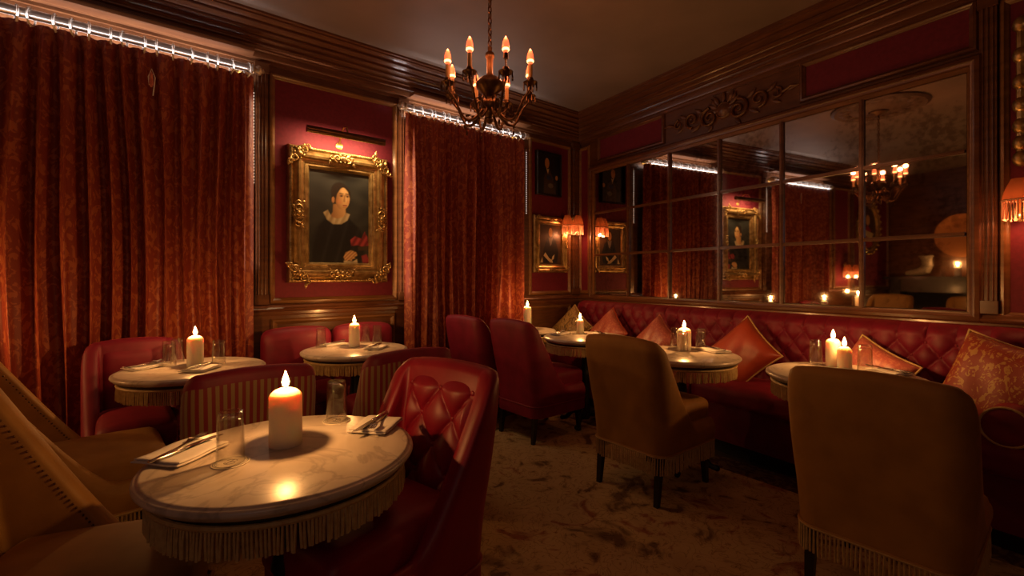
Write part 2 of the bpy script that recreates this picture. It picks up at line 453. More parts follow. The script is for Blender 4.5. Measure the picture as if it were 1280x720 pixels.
CORN = [(0, 2.775), (.02, 2.775), (.02, 2.795), (.045, 2.80), (.05, 2.815), (.05, 2.845), (.066, 2.85), (.066, 2.860), (.058, 2.864), (.062, 2.875), (.082, 2.88), (.082, 2.889),
        (.074, 2.893), (.085, 2.905), (.108, 2.913), (.108, 2.922), (.100, 2.926), (.112, 2.938), (.138, 2.946), (.138, 2.956), (.130, 2.960), (.15, 2.972), (.180, 2.980), (.180, 2.990),
        (.172, 2.994), (.19, 3.005), (.222, 3.012), (.222, 3.022), (.24, 3.026), (.24, 3.04), (0, 3.04)]
for nm, side, x0, x1 in (('trim_1', 'L', -2.95, 3.98), ('trim_2', 'R', 0, 6.3)):
    b = MB(); b.mould(x0, x1, CORN); struct(nm, b, M['wood_h'], side, ang=25)
RAIL = [(0, .955), (.02, .955), (.025, .965), (.025, .985), (.04, .995), (.045, 1.005), (.035, 1.015), (.03, 1.03), (.015, 1.04), (0, 1.04)]
for nm, side, x0, x1 in (('trim_3', 'L', -2.9, 3.98), ('trim_4', 'R', 0, 6.3)):
    b = MB(); b.mould(x0, x1, RAIL); struct(nm, b, M['wood_h'], side, ang=25)
BASE = [(0, 0), (.025, 0), (.025, .12), (.015, .135), (.01, .15), (0, .15)]
for nm, side, x0, x1 in (('baseboard_left', 'L', -2.9, 3.98), ('baseboard_right', 'R', 0, 6.3)):
    b = MB(); b.mould(x0, x1, BASE); struct(nm, b, M['wood_h'], side)

PANEL = [(-.03, 0), (-.03, .012), (-.022, .022), (-.01, .026), (-.004, .018), (.004, .014), (.010, .006), (.012, .001)]
def panel(side, parent, x0, x1, z0, z1, fab, mould):
    b = MB(); b.box(x0 + .002, x1 - .002, -.004, .01, z0 + .002, z1 - .002); obj('wall_panel', b, fab, parent)
    b = MB(); b.frame(x0, x1, z0, z1, PANEL); obj('panel_moulding', b, mould, parent, ang=30)
def pilaster(parent, x0, x1, z0, z1, m):
    b = MB(); b.mould(x0, x1, [(0, z0), (.03, z0), (.03, z1), (0, z1)])
    wd = x1 - x0
    for k in (.22, .5, .78):
        b.tube([(x0 + wd*k, -.031, z0 + .06), (x0 + wd*k, -.031, z1 - .06)], wd*.07, 8)
    b.box(x0 - .006, x1 + .006, -.042, 0, z0, z0 + .07); b.box(x0 - .006, x1 + .006, -.042, 0, z1 - .07, z1)
    obj('pilaster', b, m, parent)
RW, WG, WD = M['red_wall'], M['wood_gold'], M['wood']
panel('L', wl, .745, 1.68, 1.075, 2.70, RW, WG)
panel('L', wl, 3.235, 3.80, 1.075, 2.70, RW, WG)
panel('L', wl, -1.02, -.88, 1.075, 2.70, RW, WG)
panel('L', wl, -2.78, -1.70, 1.075, 2.70, RW, WG)
panel('L', wl, -1.55, -1.15, 1.075, 2.70, RW, WG)
for x0, x1 in ((.625, .705), (1.72, 1.80), (3.84, 3.95), (-.86, -.78), (-1.675, -1.60)): pilaster(wl, x0, x1, 1.04, 2.775, WD)
for x0, x1 in ((-2.78, -1.70), (.76, 1.66), (3.24, 3.8)):
    panel('L', wl, x0, x1, .22, .90, M['wood'], WG)
panel('R', wr, .035, .165, 1.075, 2.70, RW, WG)
panel('R', wr, .345, 1.20, 2.525, 2.755, RW, WD)
panel('R', wr, 2.46, 3.335, 2.525, 2.755, RW, WD)
panel('R', wr, 3.475, 4.5, 1.04, 2.70, RW, M['wood_gold'])
pilaster(wr, 3.37, 3.44, 1.04, 2.775, WD)
pilaster(wr, 4.6, 4.7, 1.04, 2.775, WD)
panel('R', wr, 4.8, 6.0, 1.075, 2.70, RW, WG)
for k in range(5):
    z0 = 1.1
    b = MB(); y0 = -2.2 + k*1.18
    fm = MB(); fm.frame(-y0 - 1.05, -y0, .2, 2.6, PANEL)
    o = obj('panel_moulding', fm, M['wood_gold'], wk, (-2.9, 0, 0), radians(90))
# lit ledges over the curtain rods
for nm, x0, x1 in (('trim_5', -.82, .60), ('trim_6', 1.80, 3.12)):
    b = MB(); b.mould(x0, x1, [(.055, 2.79), (.15, 2.79), (.155, 2.80), (.155, 2.812), (.14, 2.82), (.055, 2.82)])
    struct(nm, b, M['wood_h'], 'L')

# ------------------------------------------------------------------ carpet
rug = empty('carpet', (0, 0, 0), 0, 'faded beige floral carpet with a dark border under the chairs and tables', 'carpet')
b = MB(); b.box(-2.4, 2.92, -2.1, 3.25, .001, .004); obj('field', b, M['rug'], rug)
rb = MB()
for (x0, x1, y0, y1) in ((2.92, 3.12, -2.3, 3.45), (-2.6, -2.4, -2.3, 3.45), (-2.4, 2.92, 3.25, 3.45), (-2.4, 2.92, -2.3, -2.1)):
    rb.box(x0, x1, y0, y1, .001, .0045)
obj('border', rb, M['rug_border'], rug)

# ------------------------------------------------------------------ mirror
mloc, mrz = wall_m('R')
mir = empty('mirror', wp('R', 0, 0, 0), mrz, 'wide multi-pane antique mirror in a wooden grid above the tufted banquette', 'mirror')
mx0, mx1 = .284, 3.326
xs = [mx0 + (mx1 - mx0)*k/6 for k in range(7)]; zs = [1.04, 1.48, 1.945, 2.39]
for i in range(6):
    for j in range(3):
        b = MB(); b.box(xs[i] + .008, xs[i+1] - .008, -.020, -.012, zs[j] + .008, zs[j+1] - .008)
        obj('mirror_pane', b, M['mirror'], mir)
for k in range(1, 6):
    b = MB(); b.mould(0, 1.35, [(.012, -.013), (.026, -.013), (.036, -.005), (.036, .005), (.026, .013), (.012, .013)])
    me = b
    v = MB(); v.box(xs[k] - .013, xs[k] + .013, -.036, -.012, 1.04, 2.39); v.box(xs[k] - .006, xs[k] + .006, -.042, -.03, 1.04, 2.39)
    obj('upright_bar', v, M['wood'], mir)
for z in zs[1:3]:
    for i in range(6):
        v = MB(); v.box(xs[i] + .013, xs[i+1] - .013, -.034, -.012, z - .012, z + .012); v.box(xs[i] + .013, xs[i+1] - .013, -.040, -.03, z - .005, z + .005)
        obj('cross_bar', v, M['wood'], mir)
b = MB(); b.frame(mx0 - .085, mx1 + .06, .985, 2.47, [(0, 0), (0, .03), (.012, .045), (.03, .05), (.045, .042), (.055, .042), (.06, .02)])
obj('mirror_frame', b, M['wood_h'], mir, ang=30)
b = MB()
b.box(mx0 - .03, mx0 + .004, -.03, -.005, 1.02, 2.41); b.box(mx1 - .004, mx1 + .02, -.03, -.005, 1.02, 2.41)
b.box(mx0, mx1, -.03, -.005, 1.02, 1.044); b.box(mx0, mx1, -.03, -.005, 2.386, 2.42)
obj('inner_frame', b, M['wood_gold'], mir)

# ------------------------------------------------------------------ carved scrolls
def spiral(cx, cz, r0, turns, a0, d, dirn=1, n=26, shrink=.12):
    pts = []
    for i in range(n):
        t = i/(n-1); a = a0 + dirn*t*turns*2*pi; r = r0*(1 - (1 - shrink)*t)
        pts.append((cx + r*cos(a), -d - .006*sin(t*pi), cz + r*sin(a)))
    return pts
def leafblob(mb, x, z, d, ln, wd, a, mat=0):
    def f(u, v):
        t = v; half = wd*sin(pi*min(1, t*1.02))**.8*(1 - .35*t)
        x2 = (2*u - 1)*half; bump = (1 - (2*u - 1)**2)*.5*wd + .004*sin(t*14)
        px, pz = x2, t*ln
        return (x + px*cos(a) - pz*sin(a), -d - bump*.6 - .02*sin(t*pi)*ln*2, z + px*sin(a) + pz*cos(a))
    mb.grid(f, 4, 6, mat)
orn = empty('carved_ornament', wp('R', 1.83, 0, 0), mrz, 'carved dark wood scroll ornament in the frieze above the mirror', 'ornament')
for s in (-1, 1):
    b = MB()
    b.tube(spiral(s*.13, 2.60, .085, 1.6, pi/2 if s > 0 else pi/2, .012, -s), [.016 - .008*i/25 for i in range(26)], 6)
    b.tube(spiral(s*.30, 2.63, .07, 1.5, -pi/2, .012, s), [.013 - .007*i/25 for i in range(26)], 6)
    b.tube(spiral(s*.44, 2.625, .045, 1.4, pi/2, .012, -s), [.010 - .005*i/25 for i in range(26)], 6)
    b.tube([(s*.48, -.012, 2.62), (s*.54, -.016, 2.645), (s*.60, -.012, 2.635)], [.012, .010, .004], 6)
    for (x, z, l, wd, a) in ((.06, 2.66, .11, .025, -.5), (.2, 2.66, .10, .022, -.9), (.22, 2.57, .10, .022, -2.1), (.36, 2.66, .09, .02, -1.0), (.40, 2.58, .08, .018, -2.0), (.50, 2.63, .09, .018, -1.5), (.1, 2.53, .08, .02, -2.4)):
        leafblob(b, s*x, z, .006, l, wd, a*s)
    obj('scrollwork', b, M['wood'], orn, ang=60)
b = MB()
b.lathe([(.075, 0), (.075, .01), (.06, .02), (.055, .014), (.03, .03), (.0, .036)], 20, (0, 0, 2.63), axis='y', capt=False)
for i, p in enumerate(b.v): b.v[i] = (p[0], -abs(p[1]), p[2])
for a in range(7): leafblob(b, .05*sin(a*.9 - 2.7), 2.66 + .03*cos(a*.9 - 2.7), .01, .11, .022, -(a*.9 - 2.7)*.55)
obj('cartouche', b, M['wood'], orn, ang=60)

# ------------------------------------------------------------------ curtains
CD = .125   # curtain centre off the wall
def curtain(x0, x1, seed, label):
    rr = random.Random(seed)
    ph = [rr.uniform(0, 6.28) for _ in range(8)]
    # uneven folds: cumulative phase
    nf = 15; wid = [rr.uniform(.6, 1.6) for _ in range(nf)]; tot = sum(wid); acc = [0]
    for q in wid: acc.append(acc[-1] + q/tot)
    amp = [rr.uniform(.55, 1.15) for _ in range(nf + 1)]
    def phase(u):
        for i in range(nf):
            if u <= acc[i+1] + 1e-9:
                return i + (u - acc[i])/(acc[i+1] - acc[i])
        return nf
    def P_(u, v):
        z = .03 + v*2.60
        du = .012*sin(3*v*2 + ph[0])*sin(u*9 + ph[1]) + .02*(1 - v)*sin(u*5 + ph[2])
        uu = min(1, max(0, u + du*min(1, u*8, (1 - u)*8)))
        p = phase(uu); i = int(min(nf - 1, floor(p))); a = amp[i]*(1 - (p - i)) + amp[min(nf, i+1)]*(p - i)
        k = .55 + .45*min(1, (1 - v)*3 + .2)
        y = .040*a*k*cos(2*pi*p) + .010*cos(4*pi*p + ph[3] + 2*v) + .008*sin(9*pi*u + 6*v + ph[4]) + .005*sin(40*u + 11*v + ph[5])
        if v > .955:   # gathered heading
            q = (v - .955)/.045; y = y*(1 - .55*q) + .006*cos(2*pi*p*3)*q
        x = x0 + (x1 - x0)*u + .012*sin(2*pi*p*1 + ph[6])*k
        return (x, -CD + y, z)
    e = empty('curtain', (0, YW, 0), 0, label, 'curtain')
    b = MB(); b.grid(P_, 330, 46); obj('drape', b, M['curtain'], e, ang=80)
    return e
def rod(x0, x1, rings, label):
    e = empty('curtain_rod', (0, YW, 0), 0, label, 'curtain rod')
    zr = 2.675
    b = MB(); b.tube([(x0, -CD, zr), (x1, -CD, zr)], .028, 18); obj('pole', b, M['pole'], e)
    for s, x in ((-1, x0), (1, x1)):
        b = MB(); b.lathe([(.028, 0), (.036, .004*s), (.036, .012*s), (.018, .018*s), (.027, .028*s), (.034, .042*s), (.030, .056*s), (.012, .066*s), (.016, .074*s), (.0, .084*s)], 16, (x, -CD, zr), axis='x', capt=False)
        if s < 0: b.f = [f[::-1] for f in b.f]
        obj('finial', b, M['chrome'], e)
        b = MB(); b.tube([(x - s*.06, 0, zr), (x - s*.06, -CD, zr - .018)], .008, 8); b.lathe([(.03, 0), (.03, -.012), (.012, -.016)], 14, (x - s*.06, 0, zr), axis='y')
        obj('bracket', b, M['brass'], e)
    rm = None
    for x in rings:
        if rm is None:
            b = MB(); b.tube([(0, .046*sin(a*2*pi/20), .046*cos(a*2*pi/20)) for a in range(20)], .0055, 6, closed=True)
            b.tube([(0, 0, -.046), (0, 0, -.056)], .0035, 6)
            rm = b.mesh('ring', [M['ring']])
        o = obj('ring', rm, None, e, (x, -CD, zr - .013)); o.rotation_euler = (R.uniform(-.1, .1), 0, R.uniform(-.35, .35))
    return e
curtain(-.74, .60, 3, 'wide russet damask curtain left of the large portrait, behind the candlelit table')
curtain(1.735, 3.06, 5, 'russet damask curtain between the large portrait and the corner pictures')
rod(-.80, .585, [-.70 + .0785*k + R.uniform(-.02, .02) for k in range(17)], 'pale curtain rod with rings above the left curtain')
rod(1.74, 3.03, [1.80 + .072*k + R.uniform(-.015, .015) for k in range(17)], 'pale curtain rod with rings behind the chandelier')
for i, (x0, x1, lab) in enumerate(((-.72, .56, 'white light strip behind the heading of the left curtain'), (1.77, 3.0, 'white light strip behind the heading of the curtain by the chandelier'))):
    e = empty('light_strip', (0, YW, 0), 0, lab, 'light strip')
    b = MB(); b.box(x0, x1, -.066, -.056, 2.618, 2.624); obj('diffuser', b, M['led'], e)
    b = MB(); b.box(x0 - .01, x1 + .01, -.069, -.053, 2.612, 2.618); obj('channel', b, M['chrome'], e)
    light('strip_and_fill_light', 'AREA', ((x0 + x1)/2, YW - .061, 2.630), E_STRIP*.6, WHITE, rot=(radians(180 - 14), 0, 0), sx=x1 - x0, sy=.02)
    light('strip_and_fill_light', 'AREA', ((x0 + x1)/2, YW - CD - .05, 2.628), E_STRIP*.16, WHITE, rot=(radians(180 + 28), 0, 0), sx=x1 - x0, sy=.012)  # added light in front of the rod, no strip here; brightens pole and rings
# beads of light down the window reveals
for x, lab in ((.612, 'row of tiny white lights down the right edge of the left curtain'), (3.15, 'row of tiny white lights down the right edge of the curtain nearest the corner'),
               (-.79, 'row of tiny white lights down the far left edge of the left curtain')):
    b = MB()
    z1 = 2.58 if x != 1.70 else 2.3
    b.box(x - .004, x + .004, -.026, -.022, 1.9, z1, 1)
    for k in range(int((z1 - 1.9)/.022)): b.box(x - .006, x + .006, -.030, -.026, 1.905 + k*.022, 1.912 + k*.022, 0)
    o = obj('light_string', b, [M['led_dim'], M['chrome']], None, (0, YW, 0)); tag(o, lab, 'light string', None)
light('reveal_light', 'AREA', (1.665, YW - .075, 1.85), 2.2, (1.0, .62, .38), rot=(0, radians(-90), radians(-8)), sx=1.5, sy=.02)
light('reveal_light', 'AREA', (.66, YW - .075, 1.9), .7, (1.0, .62, .38), rot=(0, radians(90), radians(8)), sx=1.2, sy=.02)
# tassel on the left curtain
e = empty('tassel', (0.04, YW - CD - .065, 2.50), 0, 'small pink and white tassel hanging on the left curtain', 'tassel')
b = MB(); b.tube([(-.012, 0, -.10), (-.016, 0, -.05), (0, 0, 0), (.016, 0, -.05), (.012, 0, -.10), (.006, 0, -.16)], .0035, 6); obj('cord', b, M['linen'], e)
b = MB(); b.lathe([(.002, 0), (.010, -.01), (.008, -.02), (.014, -.07), (.004, -.09)], 10, (-.002, 0, -.02)); b.f = [f[::-1] for f in b.f]; obj('tuft', b, M['damask_rose'], e)

# ------------------------------------------------------------------ pictures
def ornament_mesh(sz, seed, flat=False):
    rr = random.Random(seed); b = MB()
    for s in (-1, 1):
        b.tube(spiral(s*sz*.42, 0, sz*.30, 1.4, pi/2, .006, -s), [sz*.10*(1 - .6*i/25) for i in range(26)], 6)
        b.tube(spiral(s*sz*.80, sz*.02, sz*.2, 1.2, -pi/2, .006, s), [sz*.08*(1 - .6*i/25) for i in range(26)], 6)
        for k in range(4):
            leafblob(b, s*sz*(.1 + .22*k), sz*rr.uniform(-.15, .15), .004, sz*.5, sz*.14, -s*rr.uniform(.3, 2.6))
    b.ball((0, -.012, 0), (sz*.24, sz*.16, sz*.24), 10, 6)
    for k in range(6): b.ball((sz*.32*cos(k*pi/3), -.010, sz*.32*sin(k*pi/3)), sz*.09, 6, 4)
    return b
def beads(x0, x1, z0, z1, d, r, step):
    b = MB()
    def run(a, c):
        n = max(1, int((Vector(c) - Vector(a)).length/step))
        for k in range(n):
            t = (k + .5)/n; b.ball((a[0] + (c[0] - a[0])*t, -d, a[1] + (c[1] - a[1])*t), r, 5, 4)
    run((x0, z0), (x1, z0)); run((x1, z0), (x1, z1)); run((x1, z1), (x0, z1)); run((x0, z1), (x0, z0))
    return b
def ell(cx, cz, rx, rz, n=20, a0=0, a1=2*pi, rot=0):
    out = []
    for k in range(n):
        a = a0 + (a1 - a0)*k/(n if abs(a1 - a0 - 2*pi) < 1e-6 else n - 1)
        x, z = rx*cos(a), rz*sin(a); out.append((cx + x*cos(rot) - z*sin(rot), cz + x*sin(rot) + z*cos(rot)))
    return out
# --- large portrait
X0, X1, Z0, Z1 = .834, 1.61, 1.195, 2.225
pic = empty('portrait', (0, YW, 0), 0, 'large gilt-framed portrait of a woman in black on the red panel between the curtains', 'painting')
fr = MB(); fr.frame(X0, X1, Z0, Z1, [(0, 0), (0, .035), (.008, .055), (.02, .06), (.035, .05), (.05, .066), (.068, .078), (.085, .072), (.095, .052), (.11, .05), (.125, .040), (.138, .044), (.146, .040), (.152, .028), (.157, .02)])
obj('picture_frame', fr, M['gilt'], pic, ang=30)
bd = beads(X0 + .118, X1 - .118, Z0 + .118, Z1 - .118, .046, .0048, .0125); o = obj('beading', bd, M['gilt'], pic); o['kind'] = 'stuff'
bd = beads(X0 + .018, X1 - .018, Z0 + .018, Z1 - .018, .06, .007, .02); o = obj('outer_beading', bd, M['gilt'], pic); o['kind'] = 'stuff'
om = ornament_mesh(.105, 4).mesh('corner_ornament', [M['gilt']], 60); om2 = ornament_mesh(.098, 9).mesh('side_ornament', [M['gilt']], 60)
for (x, z, a) in ((X0 + .07, Z0 + .07, 45), (X1 - .07, Z0 + .07, 135), (X1 - .07, Z1 - .07, 225), (X0 + .07, Z1 - .07, 315)):
    o = obj('corner_ornament', om, None, pic, (x, -.074, z)); o.rotation_euler = (0, radians(a), 0)
for (x, z, a) in (((X0 + X1)/2, Z0 + .065, 0), ((X0 + X1)/2, Z1 - .065, 180), (X0 + .065, (Z0 + Z1)/2, 90), (X1 - .065, (Z0 + Z1)/2, 270)):
    o = obj('side_ornament', om2, None, pic, (x, -.074, z)); o.rotation_euler = (0, radians(a), 0)
cx0, cx1, cz0, cz1 = X0 + .155, X1 - .155, Z0 + .155, Z1 - .155
def soft_ell(x, y, cx, cy, rx, ry, e=.10, rot=0):
    dx, dy = x - cx, y - cy; c_, s_ = cos(rot), sin(rot)
    q = sqrt(((dx*c_ + dy*s_)/rx)**2 + ((-dx*s_ + dy*c_)/ry)**2)
    return max(0, min(1, (1 - q)/e + .5))
def soft_poly(x, y, pts, e=3.0):
    ins = False; dmin = 1e9; n = len(pts)
    for i in range(n):
        x1, y1 = pts[i]; x2, y2 = pts[(i+1) % n]
        if (y1 > y) != (y2 > y) and x < (x2 - x1)*(y - y1)/(y2 - y1) + x1: ins = not ins
        l2 = (x2 - x1)**2 + (y2 - y1)**2; t = max(0, min(1, ((x - x1)*(x2 - x1) + (y - y1)*(y2 - y1))/l2))
        dmin = min(dmin, sqrt((x - x1 - t*(x2 - x1))**2 + (y - y1 - t*(y2 - y1))**2))
    return max(0, min(1, .5 + (dmin if ins else -dmin)/e))
def lerp3(a, b, t): return tuple(p*(1 - t) + q*t for p, q in zip(a, b))
DRESS = [(160, 580), (163, 470), (185, 425), (212, 398), (225, 372), (300, 372), (325, 402), (355, 425), (372, 470), (380, 540), (362, 580)]
COLLAR = [(206, 370), (220, 398), (246, 416), (280, 414), (306, 396), (316, 370), (300, 364), (286, 384), (262, 392), (240, 386), (224, 358)]
SHAWL = [(318, 478), (338, 462), (366, 472), (380, 440), (392, 462), (399, 500), (372, 506), (345, 500), (322, 505)]
HAND = [(289, 553), (298, 532), (322, 523), (344, 532), (348, 546), (334, 550), (340, 558), (324, 560), (326, 568), (310, 565), (298, 574)]
NECK = [(246, 330), (244, 366), (232, 384), (256, 400), (280, 400), (300, 386), (297, 350), (292, 335)]
def portrait_colour(x, y):
    n_ = .5 + .5*sin(x*.05 + 2*sin(y*.031))*sin(y*.043 + x*.013)
    c = lerp3((.020, .022, .020), (.045, .045, .038), n_*(.35 + .65*(x - 150)/248))
    c = lerp3(c, (.008, .008, .009), soft_poly(x, y, DRESS, 9))
    m = soft_poly(x, y, DRESS, 6)
    c = lerp3(c, (.022, .022, .024), m*.6*max(0, sin(x*.11 + y*.03))**3)
    f = .5 + .5*sin(x*.22 + y*.13); k = soft_poly(x, y, SHAWL, 4)
    c = lerp3(c, lerp3((.13, .012, .016), (.36, .045, .05), f), k)
    c = lerp3(c, (.05, .03, .018), soft_poly(x, y, [(350, 508), (399, 500), (399, 520), (352, 524)], 4))
    c = lerp3(c, (.26, .03, .04), soft_poly(x, y, [(366, 546), (388, 538), (399, 560), (399, 578), (372, 578)], 5))
    c = lerp3(c, lerp3((.30, .14, .05), (.58, .33, .13), max(0, min(1, (x - 240)/50))), soft_poly(x, y, NECK, 4))
    f = .5 + .5*sin(x*.25 + y*.1)
    c = lerp3(c, lerp3((.30, .21, .10), (.58, .47, .27), f*.6 + .3*(x > 250)), soft_poly(x, y, COLLAR, 4))
    c = lerp3(c, (.016, .010, .007), soft_ell(x, y, 272, 278, 35, 40, .12))
    # face: lit from the right, turned a little to the right
    k = soft_ell(x, y, 285, 306, 30, 47, .07, .06)
    tone = max(0, min(1, (x - 256)/34)) * (1 - .35*max(0, min(1, (y - 330)/22)))
    fc_ = lerp3((.27, .115, .04), (.66, .39, .15), tone)
    fc_ = lerp3(fc_, (.62, .24, .10), .5*soft_ell(x, y, 272, 320, 11, 10, .9)); fc_ = lerp3(fc_, (.62, .26, .11), .4*soft_ell(x, y, 308, 320, 7, 9, .9))
    fc_ = lerp3(fc_, (.74, .48, .22), .7*soft_ell(x, y, 290, 274, 16, 10, .9))
    c = lerp3(c, fc_, k)
    hair = max(soft_poly(x, y, [(240, 320), (238, 280), (252, 252), (276, 244), (292, 250), (276, 266), (262, 288), (256, 316), (250, 334)], 4),
               soft_poly(x, y, [(284, 248), (304, 254), (318, 276), (320, 300), (313, 296), (308, 276), (296, 262)], 4))
    c = lerp3(c, (.020, .012, .008), hair)
    c = lerp3(c, (.42, .19, .07), soft_ell(x, y, 246, 314, 6, 13, .25))
    for ex in (279, 304):
        c = lerp3(c, (.26, .12, .05), .75*soft_ell(x, y, ex, 293, 10, 6.5, .6))
        c = lerp3(c, (.03, .018, .012), .95*soft_ell(x, y, ex + 1, 295, 4.5, 2.6, .4))
        c = lerp3(c, (.05, .028, .015), .9*soft_ell(x, y, ex, 284, 10, 2.0, .5, .06))
    c = lerp3(c, (.34, .16, .06), .75*soft_poly(x, y, [(291, 290), (296, 291), (299, 314), (296, 320), (287, 318)], 3))
    c = lerp3(c, (.80, .54, .26), .7*soft_ell(x, y, 299, 308, 3, 13, .6))
    c = lerp3(c, (.34, .085, .05), soft_ell(x, y, 295, 334, 10, 3.6, .35))
    c = lerp3(c, (.30, .13, .05), .6*soft_ell(x, y, 294, 342, 9, 2.5, .6))
    f = .5 + .5*sin((x + y)*.42)
    c = lerp3(c, lerp3((.34, .16, .06), (.62, .38, .17), f), soft_poly(x, y, HAND, 4))
    c = lerp3(c, (.55, .46, .29), soft_poly(x, y, [(290, 568), (328, 571), (346, 560), (350, 579), (290, 579)], 4))
    return c
cv = MB(); NU, NV = 84, 128
cv.grid(lambda u, v: (cx0 + (cx1 - cx0)*u, -.018, cz0 + (cz1 - cz0)*v), NU, NV)
pm, pnt, pp = new_mat('oil_on_canvas')
at_ = N(pnt, 'ShaderNodeAttribute'); at_.attribute_name = 'paint'
pnt.links.new(at_.outputs['Color'], pp.inputs['Base Color']); pp.inputs['Roughness'].default_value = .42
co = obj('canvas', cv, pm, pic)
ca = co.data.color_attributes.new('paint', 'FLOAT_COLOR', 'POINT')
for j in range(NV + 1):
    for i in range(NU + 1):
        r_, g_, b2 = portrait_colour(150 + 248*i/NU, 195 + 383*(1 - j/NV)); ca.data[j*(NU + 1) + i].color = (r_, g_, b2, 1)
# picture lamp
pl = empty('picture_lamp', (0, YW, 0), 0, 'dark tubular picture lamp above the large portrait', 'lamp')
b = MB(); zc = 2.315; yc = -.20
b.grid(lambda u, v: (.93 + .58*u, yc + .026*cos(pi*(.28 + 1.27*v)), zc + .026*sin(pi*(.28 + 1.27*v))), 2, 14, flip=True)
b.grid(lambda u, v: (.93 + .58*u, yc + .023*cos(pi*(.28 + 1.27*v)), zc + .023*sin(pi*(.28 + 1.27*v))), 2, 14)
b.lathe([(.0, 0), (.026, 0), (.026, .006), (0, .006)], 16, (.925, yc, zc), axis='x', capb=False, capt=False)
b.lathe([(.0, 0), (.026, 0), (.026, .006), (0, .006)], 16, (1.508, yc, zc), axis='x', capb=False, capt=False)
obj('hood', b, M['bronze'], pl)
b = MB(); b.tube([(1.22, 0, 2.28), (1.22, -.05, 2.36), (1.22, -.12, 2.40), (1.22, -.18, 2.385), (1.22, yc, zc + .026)], .006, 8); b.lathe([(.028, 0), (.028, -.01), (.008, -.014)], 14, (1.22, 0, 2.28), axis='y'); obj('arm', b, M['brass'], pl)
b = MB(); b.tube([(.95, yc, zc), (1.49, yc, zc)], .009, 8); obj('tube_bulb', b, mat('lamp_tube', (1, .8, .5), .4, emit=(1, .62, .3), estr=3), pl)
light('picture_lamp_light', 'AREA', (1.22, YW - .182, 2.300), E_PICTURE, (1.0, .62, .29), rot=(radians(38), 0, 0), sx=.54, sy=.02)

# --- small gilt picture and dark picture near the corner
def small_picture(x0, x1, z0, z1, fw, gilt, label, painter, side='L', d0=0):
    loc, rz = wall_m(side)
    e = empty('framed_picture', loc, rz, label, 'painting')
    f = MB(); k = fw
    f.frame(x0, x1, z0, z1, [(0, 0), (0, .03), (.12*k, .045), (.3*k, .05), (.45*k, .04), (.62*k, .048), (.8*k, .035), (.92*k, .035), (k, .012)])
    obj('picture_frame', f, gilt, e, ang=30)
    c = MB(); nm = ['brown', 'black', 'flesh', 'cream', 'grey', 'red', 'blue', 'flesh2']
    ax0, ax1, az0, az1 = x0 + k*.95, x1 - k*.95, z0 + k*.95, z1 - k*.95
    lay = [0]
    def pt(pts, key):
        lay[0] += 1
        q = [(ax0 + (ax1 - ax0)*u, az0 + (az1 - az0)*v) for u, v in pts]
        a = sum(q[i][0]*q[(i+1) % len(q)][1] - q[(i+1) % len(q)][0]*q[i][1] for i in range(len(q)))
        c.poly(q if a > 0 else q[::-1], -.013 - .0003*lay[0], nm.index(key))
    painter(pt)
    obj('canvas', c, [P[n] for n in nm], e)
    return e
def paint_a(pt):
    pt([(0, 0), (1, 0), (1, 1), (0, 1)], 'brown')
    pt([(.2, .35), (.35, .65), (.55, .7), (.75, .6), (.9, .3), (.8, .05), (.2, .05)], 'black')
    pt(ell(.52, .80, .09, .12), 'flesh2'); pt(ell(.51, .81, .07, .10), 'flesh')
    pt([(.42, .68), (.62, .68), (.56, .5), (.5, .46)], 'grey')
    pt([(.20, .22), (.28, .30), (.45, .16), (.60, .10), (.62, .04), (.48, .06)], 'cream')
    pt([(.55, .10), (.60, .2), (.70, .26), (.66, .14)], 'cream'); pt([(.05, .04), (.14, .18), (.17, .05)], 'cream')
def paint_b(pt):
    pt([(0, 0), (1, 0), (1, 1), (0, 1)], 'black')
    pt([(.3, .0), (.32, .4), (.45, .6), (.6, .6), (.75, .4), (.8, 0)], 'brown')
    pt(ell(.46, .78, .10, .13), 'flesh2'); pt([(.42, .66), (.5, .62), (.55, .66), (.5, .5)], 'cream')
    pt(ell(.55, .42, .12, .06), 'blue'); pt(ell(.62, .22, .12, .06), 'grey'); pt(ell(.9, .44, .06, .06), 'flesh2')
sp = small_picture(3.25, 3.76, 1.285, 1.905, .095, M['gilt'], 'small gilt-framed picture of a dark figure beside the corner sconce', paint_a)
om3 = ornament_mesh(.045, 2).mesh('corner_ornament', [M['gilt']], 60)
for (x, z, a) in ((3.285, 1.32, 45), (3.725, 1.32, 135), (3.725, 1.87, 225), (3.285, 1.87, 315), (3.505, 1.32, 0), (3.505, 1.87, 180), (3.285, 1.595, 90), (3.725, 1.595, 270)):
    o = obj('corner_ornament' if a % 90 else 'side_ornament', om3, None, sp, (x, -.045, z)); o.rotation_euler = (0, radians(a), 0)
small_picture(3.29, 3.655, 2.125, 2.60, .022, M['dark_wood'], 'dark picture in a thin black frame high up near the corner', paint_b)
